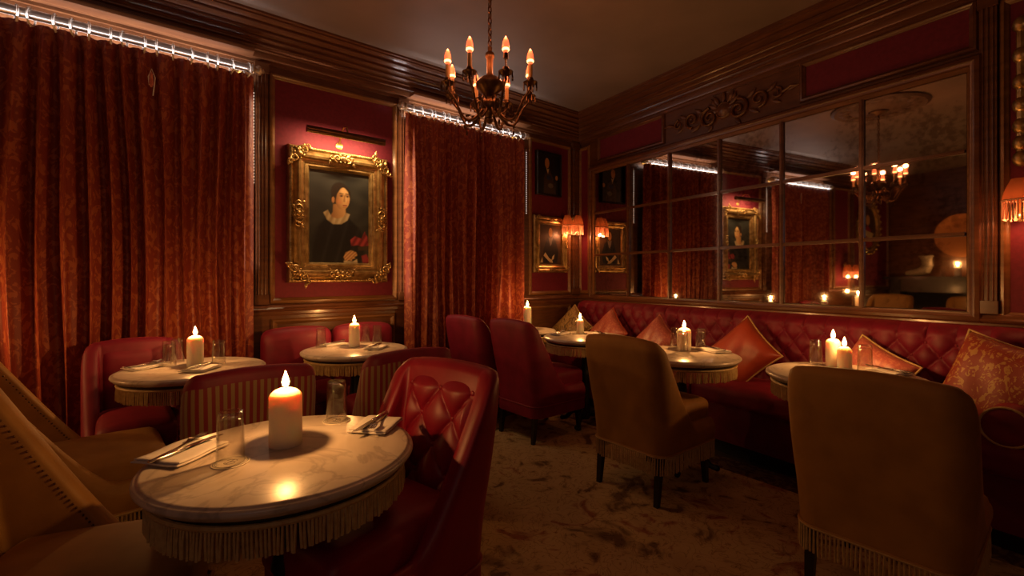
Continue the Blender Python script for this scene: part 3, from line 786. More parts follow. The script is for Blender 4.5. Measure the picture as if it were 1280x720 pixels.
# --- oval picture seen only in the mirror
ov = empty('oval_picture', (-2.12, YW, 2.10), 0, 'oval gilt-framed picture on the red panel, seen in the mirror', 'painting')
b = MB()
for rx, d in ((1, 0),): pass
prof = [(0, 0), (0, .04), (.03, .06), (.06, .045), (.08, .05), (.10, .02)]
bq = len(b.v)
for (i, d) in prof:
    for k in range(40):
        a = 2*pi*k/40; b.v.append(((.36 - i)*cos(a), -d, (.47 - i)*sin(a)))
for j in range(len(prof) - 1):
    for k in range(40):
        b.f.append((bq + j*40 + k, bq + j*40 + (k+1) % 40, bq + (j+1)*40 + (k+1) % 40, bq + (j+1)*40 + k)); b.m.append(0)
for k in range(26):
    a = 2*pi*k/26; b.ball((.345*cos(a), -.05, .455*sin(a)), .03, 6, 4)
obj('picture_frame', b, M['gilt'], ov)
c = MB(); c.poly(ell(0, 0, .27, .38), -.02, 0); c.poly([(-.15, -.3), (-.1, -.05), (0, .05), (.12, -.05), (.17, -.3), (0, -.36)], -.021, 1); c.poly(ell(0, .13, .065, .09), -.0213, 2); c.poly([(-.2, -.1), (.2, -.02), (.2, -.1), (-.1, -.2)], -.0216, 3)
obj('canvas', c, [P['brown'], P['red'], P['flesh'], P['cream']], ov)
o = obj('crest', ornament_mesh(.14, 8).mesh('crest', [M['gilt']], 60), None, ov, (0, -.05, .52))

# ------------------------------------------------------------------ fringe
def fringe_mesh(path, z, length, step, r, mb, closed=True, seg=4, header=.014, rr=None):
    rr = rr or R
    pts = [Vector((p[0], p[1], 0)) for p in path]
    if closed: pts.append(pts[0])
    seglen = [(pts[i+1] - pts[i]).length for i in range(len(pts) - 1)]; tot = sum(seglen)
    n = int(tot/step); acc = 0; k = 0
    for i in range(n):
        s = tot*(i + .5)/n
        while k < len(seglen) - 1 and acc + seglen[k] < s: acc += seglen[k]; k += 1
        t = (s - acc)/seglen[k]; p = pts[k].lerp(pts[k+1], t); d = (pts[k+1] - pts[k]).normalized()
        nrm = Vector((d.y, -d.x, 0))
        sw = rr.uniform(-.004, .004); out = rr.uniform(-.002, .003); L_ = length*rr.uniform(.93, 1.04)
        mb.tube([(p.x, p.y, z), (p.x + d.x*sw*.4 + nrm.x*out, p.y + d.y*sw*.4 + nrm.y*out, z - L_*.5),
                 (p.x + d.x*sw + nrm.x*out, p.y + d.y*sw + nrm.y*out, z - L_)], [r*.8, r, r*1.1], seg)
    hp = pts[:-1] if closed else pts
    mb.tube([(p.x, p.y, z) for p in hp], header*.5, 6, closed=closed)

# ------------------------------------------------------------------ tables
TZ = .74
def make_table(r):
    e = empty('bistro_table', (0,0,0), 0, cat='table', group=None)
    b = MB()
    b.lathe([(0, TZ - .034), (r - .03, TZ - .034), (r - .014, TZ - .032), (r - .010, TZ - .026), (r - .004, TZ - .022), (r, TZ - .016), (r - .001, TZ - .009), (r - .006, TZ - .005), (r - .012, TZ - .004), (r - .014, TZ - .0015), (r - .020, TZ), (r*.5, TZ), (0.001, TZ)], 72, capb=False, capt=False)
    obj('marble_top', b, M['marble'], e, ang=50)
    b = MB(); ra = r - .035
    b.lathe([(ra - .02, TZ - .034), (ra, TZ - .034), (ra, TZ - .062), (ra - .02, TZ - .062)], 64, capb=False, capt=False); b.f = [f[::-1] for f in b.f]
    obj('apron', b, M['dark_wood'], e)
    b = MB(); circ = [((ra + .005)*cos(2*pi*k/60), (ra + .005)*sin(2*pi*k/60)) for k in range(60)]
    fringe_mesh(circ, TZ - .055, 0.070, .0088, .0040, b, rr=random.Random(5), seg=5)
    o = obj('fringe', b, M['fringe'], e); o['kind'] = 'stuff'
    b = MB(); b.lathe([(.20, TZ - .05), (.20, TZ - .062), (.06, TZ - .075), (.034, TZ - .10), (.030, TZ - .2), (.038, TZ - .3), (.045, TZ - .33), (.032, TZ - .36), (.030, .2), (.042, .14), (.05, .10), (.03, .05)], 20); b.f = [f[::-1] for f in b.f]
    obj('pedestal', b, M['iron'], e)
    for k in range(4):
        a = k*pi/2 + .4
        b = MB(); b.tube([(.02*cos(a), .02*sin(a), .12), (.12*cos(a), .12*sin(a), .10), (.17*cos(a), .17*sin(a), .04), (.21*cos(a), .21*sin(a), .032)], [.024, .022, .018, .020], 8)
        b.ball((.21*cos(a), .21*sin(a), .031), .019, 8, 6)
        obj('foot', b, M['iron'], e)
    return e
T = [((.325, 1.445), 'front marble table with gold fringe holding the nearest tall candle'),
     ((.215, 3.085), 'marble table with fringe in front of the left curtain'),
     ((1.15, 3.19), 'marble table with fringe below the large portrait'),
     ((2.90, 2.66), 'marble table with fringe between the red chairs and the banquette corner'),
     ((2.74, 1.675), 'marble table with fringe before the middle of the banquette, behind the lone gold chair'),
     ((2.80, .80), 'marble table with fringe behind the large gold chair at right')]
proto = make_table(.352); used = []
for (x, y), lab in T: place(proto, used, (x, y, .004), R.uniform(0, 6), lab)
# small table by the curtain
st = make_table(.24); st.location = (2.86, 3.32, .004); st['label'] = 'small fringed table by the curtain in the far corner behind the red chairs'

TZ = .744
# ------------------------------------------------------------------ candles
def make_candle(r, h, energy):
    e = empty('candle', cat='candle')
    b = MB(); rr = random.Random(3)
    b.lathe([(r*.97, 0), (r, .004), (r, h - .008), (r*.97, h - .001), (r*.90, h + .004), (r*.72, h + .012), (r*.4, h + .018), (r*.25, h + .017), (.001, h + .016)], 28, capt=False)
    obj('wax_body', b, M['wax'], e, ang=60)
    b = MB(); b.tube([(0, 0, h + .012), (.001, 0, h + .022), (.003, 0, h + .031)], .0013, 6); obj('wick', b, M['wick'], e)
    b = MB(); z = h + .022; s = 1.25
    b.lathe([(.001, z), (.0065*s, z + .006), (.0085*s, z + .014), (.0068*s, z + .024), (.0036*s, z + .036), (.0006, z + .048)], 12, capb=False, capt=False); obj('flame', b, M['flame'], e)
    light('candle_light', 'POINT', (0, 0, h + .072), energy, WARM, .008, parent=e)
    return e
def candle(x, y, r, h, label, z=TZ, energy=E_CANDLE):
    c = make_candle(r, h, energy); c.location = (x, y, z); c['label'] = label; return c
candle(.33, 1.493, .045, .148, 'tall ivory pillar candle, lit, on the front marble table')
candle(.227, 3.127, .040, .15, 'lit pillar candle on the table in front of the left curtain')
candle(1.174, 3.277, .038, .15, 'lit pillar candle on the table below the large portrait')
candle(2.985, 2.80, .032, .11, 'lit short candle on the table by the banquette corner', energy=E_CANDLE*.8)
candle(2.885, 1.745, .045, .13, 'lit candle on the table before the middle of the banquette')
candle(2.99, .905, .036, .135, 'taller lit candle on the table behind the large gold chair')
candle(2.93, .835, .034, .105, 'shorter lit candle beside its taller twin behind the large gold chair', energy=.9)
candle(2.84, 3.34, .038, .20, 'lit pillar candle on the small table by the curtain in the corner', energy=E_CANDLE*.8)

# ------------------------------------------------------------------ tumblers, coasters
def make_glass():
    e = empty('tumbler', cat='glass', group=None)
    b = MB()   # upside-down tumbler: mouth on the table, thick base on top
    b.lathe([(.0335, 0), (.0345, .002), (.0315, .10), (.0305, .128), (.0285, .135), (.020, .136), (.001, .134)], 28, capb=False, capt=False)
    b.lathe([(.0335, 0), (.0322, .002), (.0290, .10), (.0270, .114), (.018, .119), (.001, .120)], 28, capb=False, capt=False)
    obj('bowl', b, M['glass'], e, ang=60)
    b = MB(); b.tube([(.0272*cos(k*pi/10), .0272*sin(k*pi/10), .133) for k in range(20)], .0016, 5, closed=True)
    obj('base_rim', b, M['glass'], e)
    return e
gp = make_glass(); gu = []
for x, y, lab in ((.182, 1.435, 'upturned tumbler on a printed coaster, left of the front candle'),
                  (.522, 1.63, 'upturned tumbler right of the front candle, beside the striped chair'),
                  (.112, 3.20, 'nearer of two upturned tumblers left of the candle before the left curtain'),
                  (.155, 3.32, 'farther of two upturned tumblers left of the candle before the left curtain'),
                  (.334, 3.085, 'upturned tumbler right of the candle before the left curtain'),
                  (.975, 3.38, 'upturned tumbler left of the candle below the portrait'),
                  (1.345, 3.285, 'upturned tumbler at the right end of the table below the portrait'),
                  (1.31, 3.42, 'upturned tumbler close behind the candle below the portrait'),
                  (2.90, 2.80, 'upturned tumbler beside the short candle near the banquette corner'),
                  (2.795, 1.70, 'upturned tumbler in front of the candle at the middle of the banquette'),
                  (2.945, 1.85, 'upturned tumbler left of the candle at the middle of the banquette'),
                  (3.0, 1.69, 'upturned tumbler right of the candle at the middle of the banquette'),
                  (2.99, .99, 'upturned tumbler left of the two candles behind the large gold chair'),
                  (2.97, .755, 'upturned tumbler right of the two candles behind the large gold chair')):
    place(gp, gu, (x, y, TZ + .0025), R.uniform(0, 3), lab)
def make_coaster():
    e = empty('coaster', cat='coaster')
    b = MB(); b.lathe([(0.001, 0), (.046, 0), (.046, .0022), (.001, .0022)], 36, capb=False, capt=False); obj('disc', b, M['paper'], e)
    b = MB()
    for r in (.041, .037): b.tube([(r*cos(k*pi/20), r*sin(k*pi/20), .0022) for k in range(40)], .0006, 4, closed=True)
    def stroke(p): b.tube([(x*.001, y*.001, .0023) for x, y in p], .0009, 4)
    # cursive capital in the middle
    stroke([(-6, -14), (-3, 0), (1, 14), (2, 17)])
    stroke([(-14, 10), (-8, 16), (2, 17), (11, 15), (13, 9), (8, 3), (-1, 1)])
    stroke([(-1, 1), (9, 1), (14, -5), (10, -12), (0, -15), (-9, -14), (-13, -9), (-8, -6)])
    o = obj('printing', b, M['ink'], e)
    return e
cp = make_coaster(); cu = []
place(cp, cu, (.182, 1.435, TZ), -.6, 'round paper coaster with a printed monogram under the left front tumbler')
place(cp, cu, (.522, 1.63, TZ), -.3, 'round paper coaster under the right front tumbler')

# ------------------------------------------------------------------ napkins and cutlery
def make_napkin(w_, l_):
    e = empty('napkin', cat='napkin')
    def lay(z0, th, dx, seed):
        b = MB(); rr = random.Random(seed)
        b.rbox((0, 0, 0), (w_ - dx, l_ - dx*.6, th), th*.5, 8, fn=lambda p: Vector((p.x, p.y, p.z + .002*sin(p.x*40) + .0015*sin(p.y*50))))
        return b
    b = lay(0, .007, 0, 1); obj('fold', b, M['linen'], e, (0, 0, .006), weld=True, ang=60)
    b = lay(0, .006, .008, 2); obj('fold', b, M['linen'], e, (.002, -.002, .0125), weld=True, ang=60)
    return e
def napkin(x, y, rz, lab, w_=.10, l_=.17, z=TZ):
    n = make_napkin(w_, l_); n.location = (x, y, z + .001); n.rotation_euler = (0, 0, rz); n['label'] = lab
def make_fork():
    e = empty('fork', cat='fork')
    b = MB()
    pts = [(-.10, 0, 0), (-.06, 0, .002), (0, 0, .003), (.03, 0, .006), (.045, 0, .010), (.055, 0, .010)]
    wd = [.0055, .0045, .0028, .003, .009, .011]
    b.grid(lambda u, v: (lambda i, t: (pts[i][0]*(1 - t) + pts[i+1][0]*t, (2*u - 1)*(wd[i]*(1 - t) + wd[i+1]*t), pts[i][2]*(1 - t) + pts[i+1][2]*t + .0012))(min(4, int(v*5)), v*5 - min(4, int(v*5))), 2, 15)
    b.grid(lambda u, v: (lambda i, t: (pts[i][0]*(1 - t) + pts[i+1][0]*t, (2*u - 1)*(wd[i]*(1 - t) + wd[i+1]*t), pts[i][2]*(1 - t) + pts[i+1][2]*t - .0012))(min(4, int(v*5)), v*5 - min(4, int(v*5))), 2, 15, flip=True)
    obj('handle', b, M['steel'], e, ang=60)
    for k in range(4):
        t = MB(); y = -.009 + .006*k; t.tube([(.054, y, .010), (.075, y, .007), (.095, y, .010), (.100, y, .013)], [.0022, .002, .0016, .0008], 5); obj('tine', t, M['steel'], e)
    return e
def make_knife():
    e = empty('knife', cat='knife')
    b = MB(); b.rbox((-.055, 0, 0), (.10, .014, .008), .004, 4); obj('handle', b, M['steel'], e, weld=True, ang=60)
    b = MB(); b.grid(lambda u, v: (-.005 + .12*v, -.006 + (2*u)*.0095*(1 - max(0, v - .75)**2*14), .0012), 4, 14)
    b.grid(lambda u, v: (-.005 + .12*v, -.006 + (2*u)*.0095*(1 - max(0, v - .75)**2*14), -.0004), 4, 14, flip=True)
    obj('blade', b, M['steel'], e)
    return e
fk, fku, kn, knu = make_fork(), [], make_knife(), []
def setting(x, y, rz, where, w_=.11, l_=.17, dir_=0):
    napkin(x, y, rz, 'folded white napkin ' + where, w_, l_)
    a = rz + dir_
    place(fk, fku, (x + .012*cos(a + pi/2), y + .012*sin(a + pi/2), TZ + .0185), a + .14, 'steel fork lying across the napkin ' + where)
    place(kn, knu, (x - .014*cos(a + pi/2), y - .014*sin(a + pi/2), TZ + .022), a - .05, 'steel knife lying across the napkin ' + where)
setting(.085, 1.58, .70, 'at the left edge of the front table', .17, .15, pi*0)
setting(.60, 1.475, .75, 'at the right edge of the front table', .15, .13, pi)
setting(.01, 3.22, .5, 'left of the candle before the left curtain', .18, .12)
setting(.24, 2.97, .9, 'nearest the viewer before the left curtain', .18, .12, pi)
setting(1.08, 3.43, .2, 'behind the candle on the table below the portrait', .17, .11)
setting(1.265, 3.11, .8, 'at the front of the table below the portrait', .18, .12, pi)
setting(2.80, 2.86, .2, 'on the left of the table by the banquette corner', .17, .12)
setting(3.03, 2.60, 1.0, 'on the right of the table by the banquette corner', .17, .12)
setting(2.97, 1.58, 1.2, 'on the table at the middle of the banquette', .18, .13)
setting(3.0, .66, 1.2, 'behind the back of the large gold chair', .16, .13)
# plate at the corner table
pt = empty('plate', (2.73, 3.36, TZ), 0, 'white plate on the small table by the curtain', 'plate')
b = MB(); b.lathe([(.03, 0), (.03, .003), (.045, .005), (.075, .014), (.074, .016), (.044, .008), (.001, .006)], 30, capt=False); obj('dish', b, M['linen'], pt)

# ------------------------------------------------------------------ chairs
def tuft(s, t, depth):
    a = abs(sin(pi*s)); c = abs(sin(pi*t))
    return depth*((a*c)**.38)
def make_chair(outer, inner, W=.50, Hh=.91, tufted=False, fringe=None, leg=None, nails=False, band=None, skirt=True, Hs=.50, rake=.10, xe=.06):
    e = empty('dining_chair', cat='chair')
    xb, xf = -.27, .25; th = .065; hw = W/2; rc = .08; zb = .27
    # plan path
    path = []
    for k in range(19): path.append((xf - (xf - xb - rc)*k/18, hw))
    for k in range(1, 8):
        a = pi/2*k/8; path.append((xb + rc - rc*sin(a), hw - rc + rc*cos(a)))
    for k in range(9): path.append((xb, (hw - rc)*(1 - 2*k/8)))
    full = path + [(x, -y) for x, y in path[15::-1]] if False else path + [(x, -y) for x, y in path[:26][::-1]]
    n = len(full)
    nrm = []
    for i in range(n):
        a = full[max(0, i-1)]; c = full[min(n-1, i+1)]
        t = Vector((c[0]-a[0], c[1]-a[1])).normalized(); nrm.append(Vector((-t.y, t.x)))
    zl = .40
    def toph(x, y):
        q = abs(y)/hw
        if x <= xb + 1e-6: return Hh - .012*q*q/(.6)
        if x < xb + rc:
            k = (x - xb)/rc; return Hh - .012 - .05*k*k
        t = max(0, min(1, (xe - x)/(xe - xb - rc)))
        return zl + (Hh - .062 - zl)*t**1.55
    def deform(x, y, z):
        t = max(0, min(1, (xf - x)/(xf - xb)))
        k = max(0, z - .42)/.5
        return (x - rake*k*t**1.3, y*(1 + .05*(z - .5)/.4) * (1 - .02), z)
    sect = 8 + 5 + 7
    def Pf(u, v):
        i = min(n-1, int(round(u*(n-1)))); x, y = full[i]; nx = nrm[i]
        ht = toph(x, y); j = int(round(v*(sect)))
        r_ = th/2
        if j <= 8:
            z = zb + (ht - r_ - zb)*(0, .15, .3, .45, .6, .75, .87, .955, 1)[j]; off = 0 + .012*sin(pi*j/8)
        elif j <= 13:
            a = pi*(j - 8)/5; off = -r_ + r_*cos(a); z = ht - r_ + r_*sin(a)
        else:
            z = (ht - r_) + (.36 - (ht - r_))*(j - 13)/7; off = -th
        x2, y2 = x - nx.x*(-off)*-1*-1, y
        px = x + (-nx.x)*off if False else x + OUT[i].x*off; py = y + OUT[i].y*off
        return deform(px, py, z)
    OUT = []
    for i in range(n):
        v_ = nrm[i]; x, y = full[i]
        if v_.x*(x - 0) + v_.y*y < 0: v_ = -v_
        OUT.append(v_)
    b = MB(); b.grid(Pf, n-1, sect, flip=False, matfn=lambda i, j: 0 if (j < 7 and 1 <= i < n-2) else 1)
    cum = [0]
    for i in range(1, n): cum.append(cum[-1] + sqrt((full[i][0]-full[i-1][0])**2 + (full[i][1]-full[i-1][1])**2))
    for fi in list(b.uv): b.uv[fi] = [(cum[int(round(u*(n-1)))]/cum[-1], v) for u, v in b.uv[fi]]
    # close the two front ends
    for side in (0, n-1):
        ring = [len(b.v) - (sect+1)*n + j*n + side for j in range(sect+1)]
        b.f.append(tuple(ring) if side else tuple(ring[::-1])); b.m.append(1)
    obj('shell', b, [outer, inner], e, ang=60)
    # inner back cushion
    yw = hw - th - .005; z0 = .46; z1 = Hh - .055
    def back(u, v):
        y = (2*u - 1)*yw; z = z0 + (z1 - z0)*v
        ed = min(1, min(u, 1-u)*9)**.5 * min(1, (1-v)*9 + .02)**.5
        d = .028*ed
        if tufted:
            s_ = (y/.16) + (z - .62)/.20; t_ = (y/.16) - (z - .62)/.20
            d = ed*(.020 + tuft(s_, t_, .032))
        x, y2, z2 = deform(xb + th - .012 + d, y, z)
        x2 = deform(xb, 0, z)[0] - xb
        return (xb + th - .012 + d + x2, y2, z)
    b = MB(); b.grid(back, 72 if tufted else 16, 72 if tufted else 12, flip=True); obj('backrest', b, inner, e, ang=80)
    if tufted:
        for (yy, zz) in ((0, .62), (.08, .72), (-.08, .72), (0, .82), (.16, .62), (-.16, .62), (.16, .82), (-.16, .82), (.08, .52), (-.08, .52)):
            if abs(yy) < yw and zz < z1:
                x2 = deform(xb, 0, zz)[0] - xb
                c = MB(); c.ball((xb + th + .010 + x2, yy, zz), (.007, .011, .011), 10, 6); obj('button', c, inner, e)
    # seat
    b = MB(); sw = W - 2*th + .02
    b.rbox((0, 0, 0), (.50, sw, .15), .045, 10, fn=lambda p: Vector((p.x, p.y, p.z + (.022*(1 - (p.x/.25)**2)*(1 - (2*p.y/sw)**2) if p.z > 0 else 0))))
    obj('seat', b, inner, e, (.055, 0, Hs - .075), weld=True, ang=60)
    b = MB(); b.rbox((.02, 0, (.27 + .36)/2), (.50, W - .03, .10), .02, 6); obj('seat_rail', b, outer if outer is not M['stripes'] else inner, e, weld=True, ang=60)
    # piping round the base
    base = [( full[i][0] + OUT[i].x*.004, full[i][1] + OUT[i].y*.004) for i in range(n)]
    front = [(xf + .02, -hw + .03), (xf + .022, 0), (xf + .02, hw - .03)]
    loop = base + [(xf + .022, -hw + .02)] + [(xf + .03, -hw + .02 + (2*hw - .04)*k/8) for k in range(9)]
    base2 = [deform(x, y, .28)[:2] for x, y in loop]
    b = MB(); b.tube([(x, y, .275) for x, y in base2], .006, 6, closed=True); obj('piping', b, inner, e)
    if fringe:
        b = MB(); fringe_mesh([(x, y) for x, y in base2], .272, .10, .0135, .0042, b, rr=random.Random(2), seg=4)
        o = obj('fringe', b, fringe, e); o['kind'] = 'stuff'
    elif skirt:
        b = MB(); L2 = base2 + [base2[0]]
        b.grid(lambda u, v: (lambda p: (p[0]*(1 + .0*v), p[1], .275 - .085*v))(L2[int(round(u*(len(L2) - 1)))]), len(L2) - 1, 2)
        obj('skirt', b, outer if outer is not M['stripes'] else inner, e, ang=60)
    if nails:
        b = MB()
        for side in (1, -1):
            for k in range(44):
                t = k/43; x = xe - .05 - (xe - xb - .12)*t; y = side*(hw - th - .002)
                z = toph(x, y) - .05
                px, py, pz = deform(x, y, z); b.ball((px, py, pz), .0036, 6, 4)
        o = obj('nailheads', b, M['bronze'], e); o['kind'] = 'stuff'
    for sx, sy in ((1, 1), (1, -1), (-1, 1), (-1, -1)):
        b = MB(); x = xf - .035 if sx > 0 else xb + .045; y = sy*(hw - .06)
        b.add([(x - .02, y - .02, .28), (x + .02, y - .02, .28), (x + .02, y + .02, .28), (x - .02, y + .02, .28)] +
              [(x + sx*.03 - .013, y - .013, 0), (x + sx*.03 + .013, y - .013, 0), (x + sx*.03 + .013, y + .013, 0), (x + sx*.03 - .013, y + .013, 0)],
              [(0, 1, 2, 3), (7, 6, 5, 4), (1, 0, 4, 5), (2, 1, 5, 6), (3, 2, 6, 7), (0, 3, 7, 4)])
        obj('leg', b, M['dark_wood'], e)
    return e
FZ = .0045
G, RV, RS = M['gold_velvet'], M['red_velvet'], M['red_satin']
gold = make_chair(G, G, W=.52, Hh=.91, fringe=M['fringe'], nails=True); gu2 = []
place(gold, gu2, (2.29, .50, FZ), .02, 'large gold velvet chair with fringe at right, back to the viewer')
place(gold, gu2, (2.41, 1.665, FZ), 0.0, 'lone gold velvet chair in the middle facing the banquette table')
tall = make_chair(G, G, W=.52, Hh=1.0, fringe=M['fringe'], nails=True, xe=.13); tu = []
place(tall, tu, (-.23, 2.70, FZ), .08, 'gold velvet chair with fringe behind the one at the front left corner')
place(tall, tu, (-.16, 1.66, FZ), -.32, 'gold velvet chair with nailheads at the front left corner, nearest the viewer')
redp = make_chair(RV, RV, W=.50, Hh=.92); ru = []
place(redp, ru, (2.50, 2.775, FZ), .02, 'red velvet chair at the far table, nearer of the two by the curtain')
place(redp, ru, (2.40, 3.29, FZ), .05, 'red velvet chair behind another, right beside the curtain')
stp = make_chair(M['stripes'], RV, W=.52, Hh=.84, rake=.05); su = []
place(stp, su, (.39, 2.60, FZ), pi/2, 'red chair with a striped back before the table by the left curtain')
place(stp, su, (1.17, 2.63, FZ), pi/2 - .02, 'red chair with a striped back before the table below the portrait')
tc_ = make_chair(RS, RS, W=.50, Hh=.92, tufted=True); tc_.location = (.61, 1.46, FZ); tc_.rotation_euler = (0, 0, pi + .26)
tc_['label'] = 'red satin chair with a button-tufted back at the right of the front table'
# red chair behind the left table, facing the room
fc = make_chair(RV, RV, W=.44, Hh=.88, rake=.03); fc.location = (-.03, 3.25, FZ); fc.rotation_euler = (0, 0, -pi/2 + .04)
fc['label'] = 'red velvet chair against the left curtain, facing the viewer'
# two-seat banquette below the portrait
bn = empty('settee', (1.12, YW, 0), 0, 'red velvet two-seat settee against the panelled wall below the portrait', 'settee')
b = MB(); b.rbox((0, -.25, .24), (.98, .40, .30), .03, 8); obj('base', b, M['red_velvet_dark'], bn, weld=True, ang=60)
for s in (-1, 1):
    b = MB(); b.rbox((0, 0, 0), (.475, .14, .48), .06, 10, fn=lambda p: Vector((p.x, p.y - .03*(1 - (p.x/.24)**2)*(1 - (p.z/.24)**2), p.z - .02*(p.x/.24)**2*(1 if p.z > 0 else 0))))
    obj('back_cushion', b, RV, bn, (s*.243, -.13, .64), weld=True, ang=60)
    b = MB(); b.rbox((0, 0, 0), (.48, .36, .11), .04, 8); obj('seat_cushion', b, RV, bn, (s*.243, -.29, .43), weld=True, ang=60)

# ------------------------------------------------------------------ long tufted banquette
bq = empty('banquette', wp('R', 0, 0, 0), mrz, 'long button-tufted red velvet banquette along the mirrored wall', 'banquette')
t0, t1 = .12, 5.2
A = .066; RZ = .078; ztop = .975
def bback(u, v):
    x = t0 + (t1 - t0)*u; z = .44 + (ztop - .44)*v
    q = (z - .86)/RZ
    if z <= .86:
        s_ = x/A + q/2*1; t_ = x/A - q/2*1
        s2 = x/(2*A)*2
        d = tuft(x/A/1.0*.5 + q*.5, x/A*.5 - q*.5, .034)
    else:
        d0 = tuft(x/A*.5 + q*.5, x/A*.5 - q*.5, .034)
        pl_ = .034*abs(sin(pi*x/A*.5 + 0))**.38
        k = min(1, (z - .86)/.05); d = d0*(1 - k) + pl_*k
    prof = .105
    if v > .86:
        a = (v - .86)/.14; prof = .105*sqrt(max(0, 1 - a*a*.98)); d *= sqrt(max(0, 1 - a*a))
    slope = .035*(1 - v)
    return (x, -(prof + slope + d), z)
b = MB(); b.grid(bback, 800, 52); obj('backrest', b, RV, bq, ang=85)
bm_ = MB(); bm_.ball((0, 0, 0), (.009, .007, .009), 7, 4); bm_ = bm_.mesh('button', [RV])
for row in range(5):
    z = .86 - row*RZ; n0 = 0
    x = t0 + .02
    k = 0
    while True:
        xx = (2*k + (row % 2))*A
        k += 1
        if xx < t0 + .03: continue
        if xx > 4.4: break
        v = (z - .44)/(ztop - .44)
        obj('button', bm_, None, bq, (xx, -(.105 + .035*(1 - v) + .006), z))
b = MB()
SEG = [t0, 1.0, 1.95, 2.9, 3.85, 4.8, t1]
for i in range(len(SEG) - 1):
    b = MB(); ln = SEG[i+1] - SEG[i]
    b.rbox((0, 0, 0), (ln, .50, .14), .04, 10, fn=lambda p, ln=ln: Vector((p.x, p.y, p.z + (.02*(1 - (2*p.x/ln)**2)*(1 - (p.y/.25)**2) if p.z > 0 else 0))))
    obj('seat_cushion', b, RV, bq, ((SEG[i] + SEG[i+1])/2, -.37, .41), weld=True, ang=60)
b = MB(); b.box(t0, t1, -.58, -.02, .09, .345); b.box(t0 + .02, t1 - .02, -.55, -.04, .0, .09, 1); obj('base', b, [M['red_velvet_dark'], M['dark_wood']], bq)

# ------------------------------------------------------------------ cushions
def cushion(t, d, z, size, thick, fabric, cordm, tilt, spin, yaw, label, diamond=False):
    e = empty('cushion', wp('R', t, d, z), mrz + yaw, label, 'cushion')
    hs = size/2
    def face(sg):
        def f(u, v):
            x, y = 2*u - 1, 2*v - 1
            k = 1 - .10*(1 - abs(x)**1.5)*0
            px = x*(1 - .09*(1 - x*x*0)*(1 - y*y)*(abs(x)**3)); pz = y*(1 - .09*(1 - x*x)*(abs(y)**3))
            h_ = thick/2*((1 - x**4)*(1 - y**4))**.55 + .004*sin(9*x + 5*y)*(1 - x*x)*(1 - y*y)
            return (px*hs, sg*h_, pz*hs)
        return f
    b = MB(); b.grid(face(-1), 22, 22); b.grid(face(1), 22, 22, flip=True)
    c = MB(); pts = []
    for k in range(4):
        for i in range(14):
            s_ = -1 + 2*i/14
            if k == 0: x, y = s_, -1
            elif k == 1: x, y = 1, s_
            elif k == 2: x, y = -s_, 1
            else: x, y = -1, -s_
            px = x*(1 - .09*(1 - y*y)*(abs(x)**3)); pz = y*(1 - .09*(1 - x*x)*(abs(y)**3)); pts.append((px*hs, 0, pz*hs))
    c.tube(pts, .0065, 6, closed=True)
    mt = Matrix.Rotation(tilt, 4, 'X') @ Matrix.Rotation(spin, 4, 'Y')
    for q in (b, c): q.v = [tuple(mt @ Vector(p)) for p in q.v]
    obj('cover', b, fabric, e, ang=75, weld=True); obj('cord', c, cordm, e, ang=75)
    return e
FR = M['fringe']
cushion(.30, .36, .70, .36, .15, M['floral'], FR, -.35, radians(40), .25, 'floral gold tapestry cushion in the corner of the banquette')
cushion(.80, .32, .695, .36, .15, M['damask_rose'], M['rust_silk'], -.35, radians(42), .0, 'rose damask cushion standing on its corner, second from the corner')
cushion(1.38, .31, .68, .34, .14, M['damask_rose'], M['damask_rose'], -.35, radians(40), .0, 'rose cushion partly behind the candle at the middle of the banquette')
cushion(2.19, .33, .685, .40, .15, M['rust_silk'], FR, -.35, radians(42), .0, 'plain rust silk cushion standing on its corner at the middle of the banquette')
cushion(2.98, .33, .66, .36, .16, M['damask_rose'], FR, -.3, radians(24), -.2, 'rose damask cushion with gold cord behind the large gold chair')
cushion(3.52, .34, .695, .46, .20, M['damask_gold'], FR, -.28, radians(14), -.25, 'big gold and red damask cushion at the right end of the banquette')
bo = empty('bolster', wp('R', 3.58, .44, .565), mrz, 'round dark red bolster with gold edging at the far right of the banquette seat', 'bolster')
b = MB(); b.lathe([(.001, -.16), (.06, -.16), (.085, -.152), (.092, -.13), (.092, .13), (.085, .152), (.001, .16)], 26, axis='y', capb=False, capt=False); b.f = [f[::-1] for f in b.f]; obj('cover', b, M['red_velvet_dark'], bo, ang=50)
for y in (-.152, .152):
    b = MB(); b.tube([(.087*cos(k*pi/14), y, .087*sin(k*pi/14)) for k in range(28)], .006, 6, closed=True); obj('cord', b, FR, bo)

# ------------------------------------------------------------------ chandelier
CHX, CHY = 1.385, 1.925; CDN = .03
ch = empty('chandelier', (CHX, CHY, -CDN), 0, 'dark bronze chandelier with eight candle bulbs hanging from a chain', 'chandelier')
b = MB(); b.lathe([(.0, 2.05), (.012, 2.055), (.018, 2.07), (.010, 2.085), (.028, 2.10), (.045, 2.125), (.05, 2.15), (.036, 2.175), (.022, 2.19), (.048, 2.215), (.070, 2.235), (.072, 2.255), (.050, 2.28), (.022, 2.29), (.015, 2.31), (.017, 2.38), (.024, 2.39), (.022, 2.41), (.010, 2.42), (.012, 2.44), (.001, 2.45)], 20, capb=False, capt=False); obj('body', b, M['bronze'], ch, ang=45)
lk = MB(); lk.tube([(.009*cos(k*pi/6), 0, .018*sin(k*pi/6)) for k in range(12)], .0035, 5, closed=True); lk = lk.mesh('chain_link', [M['bronze']])
z = 2.462; k = 0
while z < 2.955 + CDN:
    obj('chain_link', lk, None, ch, (0, 0, z), (k % 2)*pi/2); z += .0285; k += 1
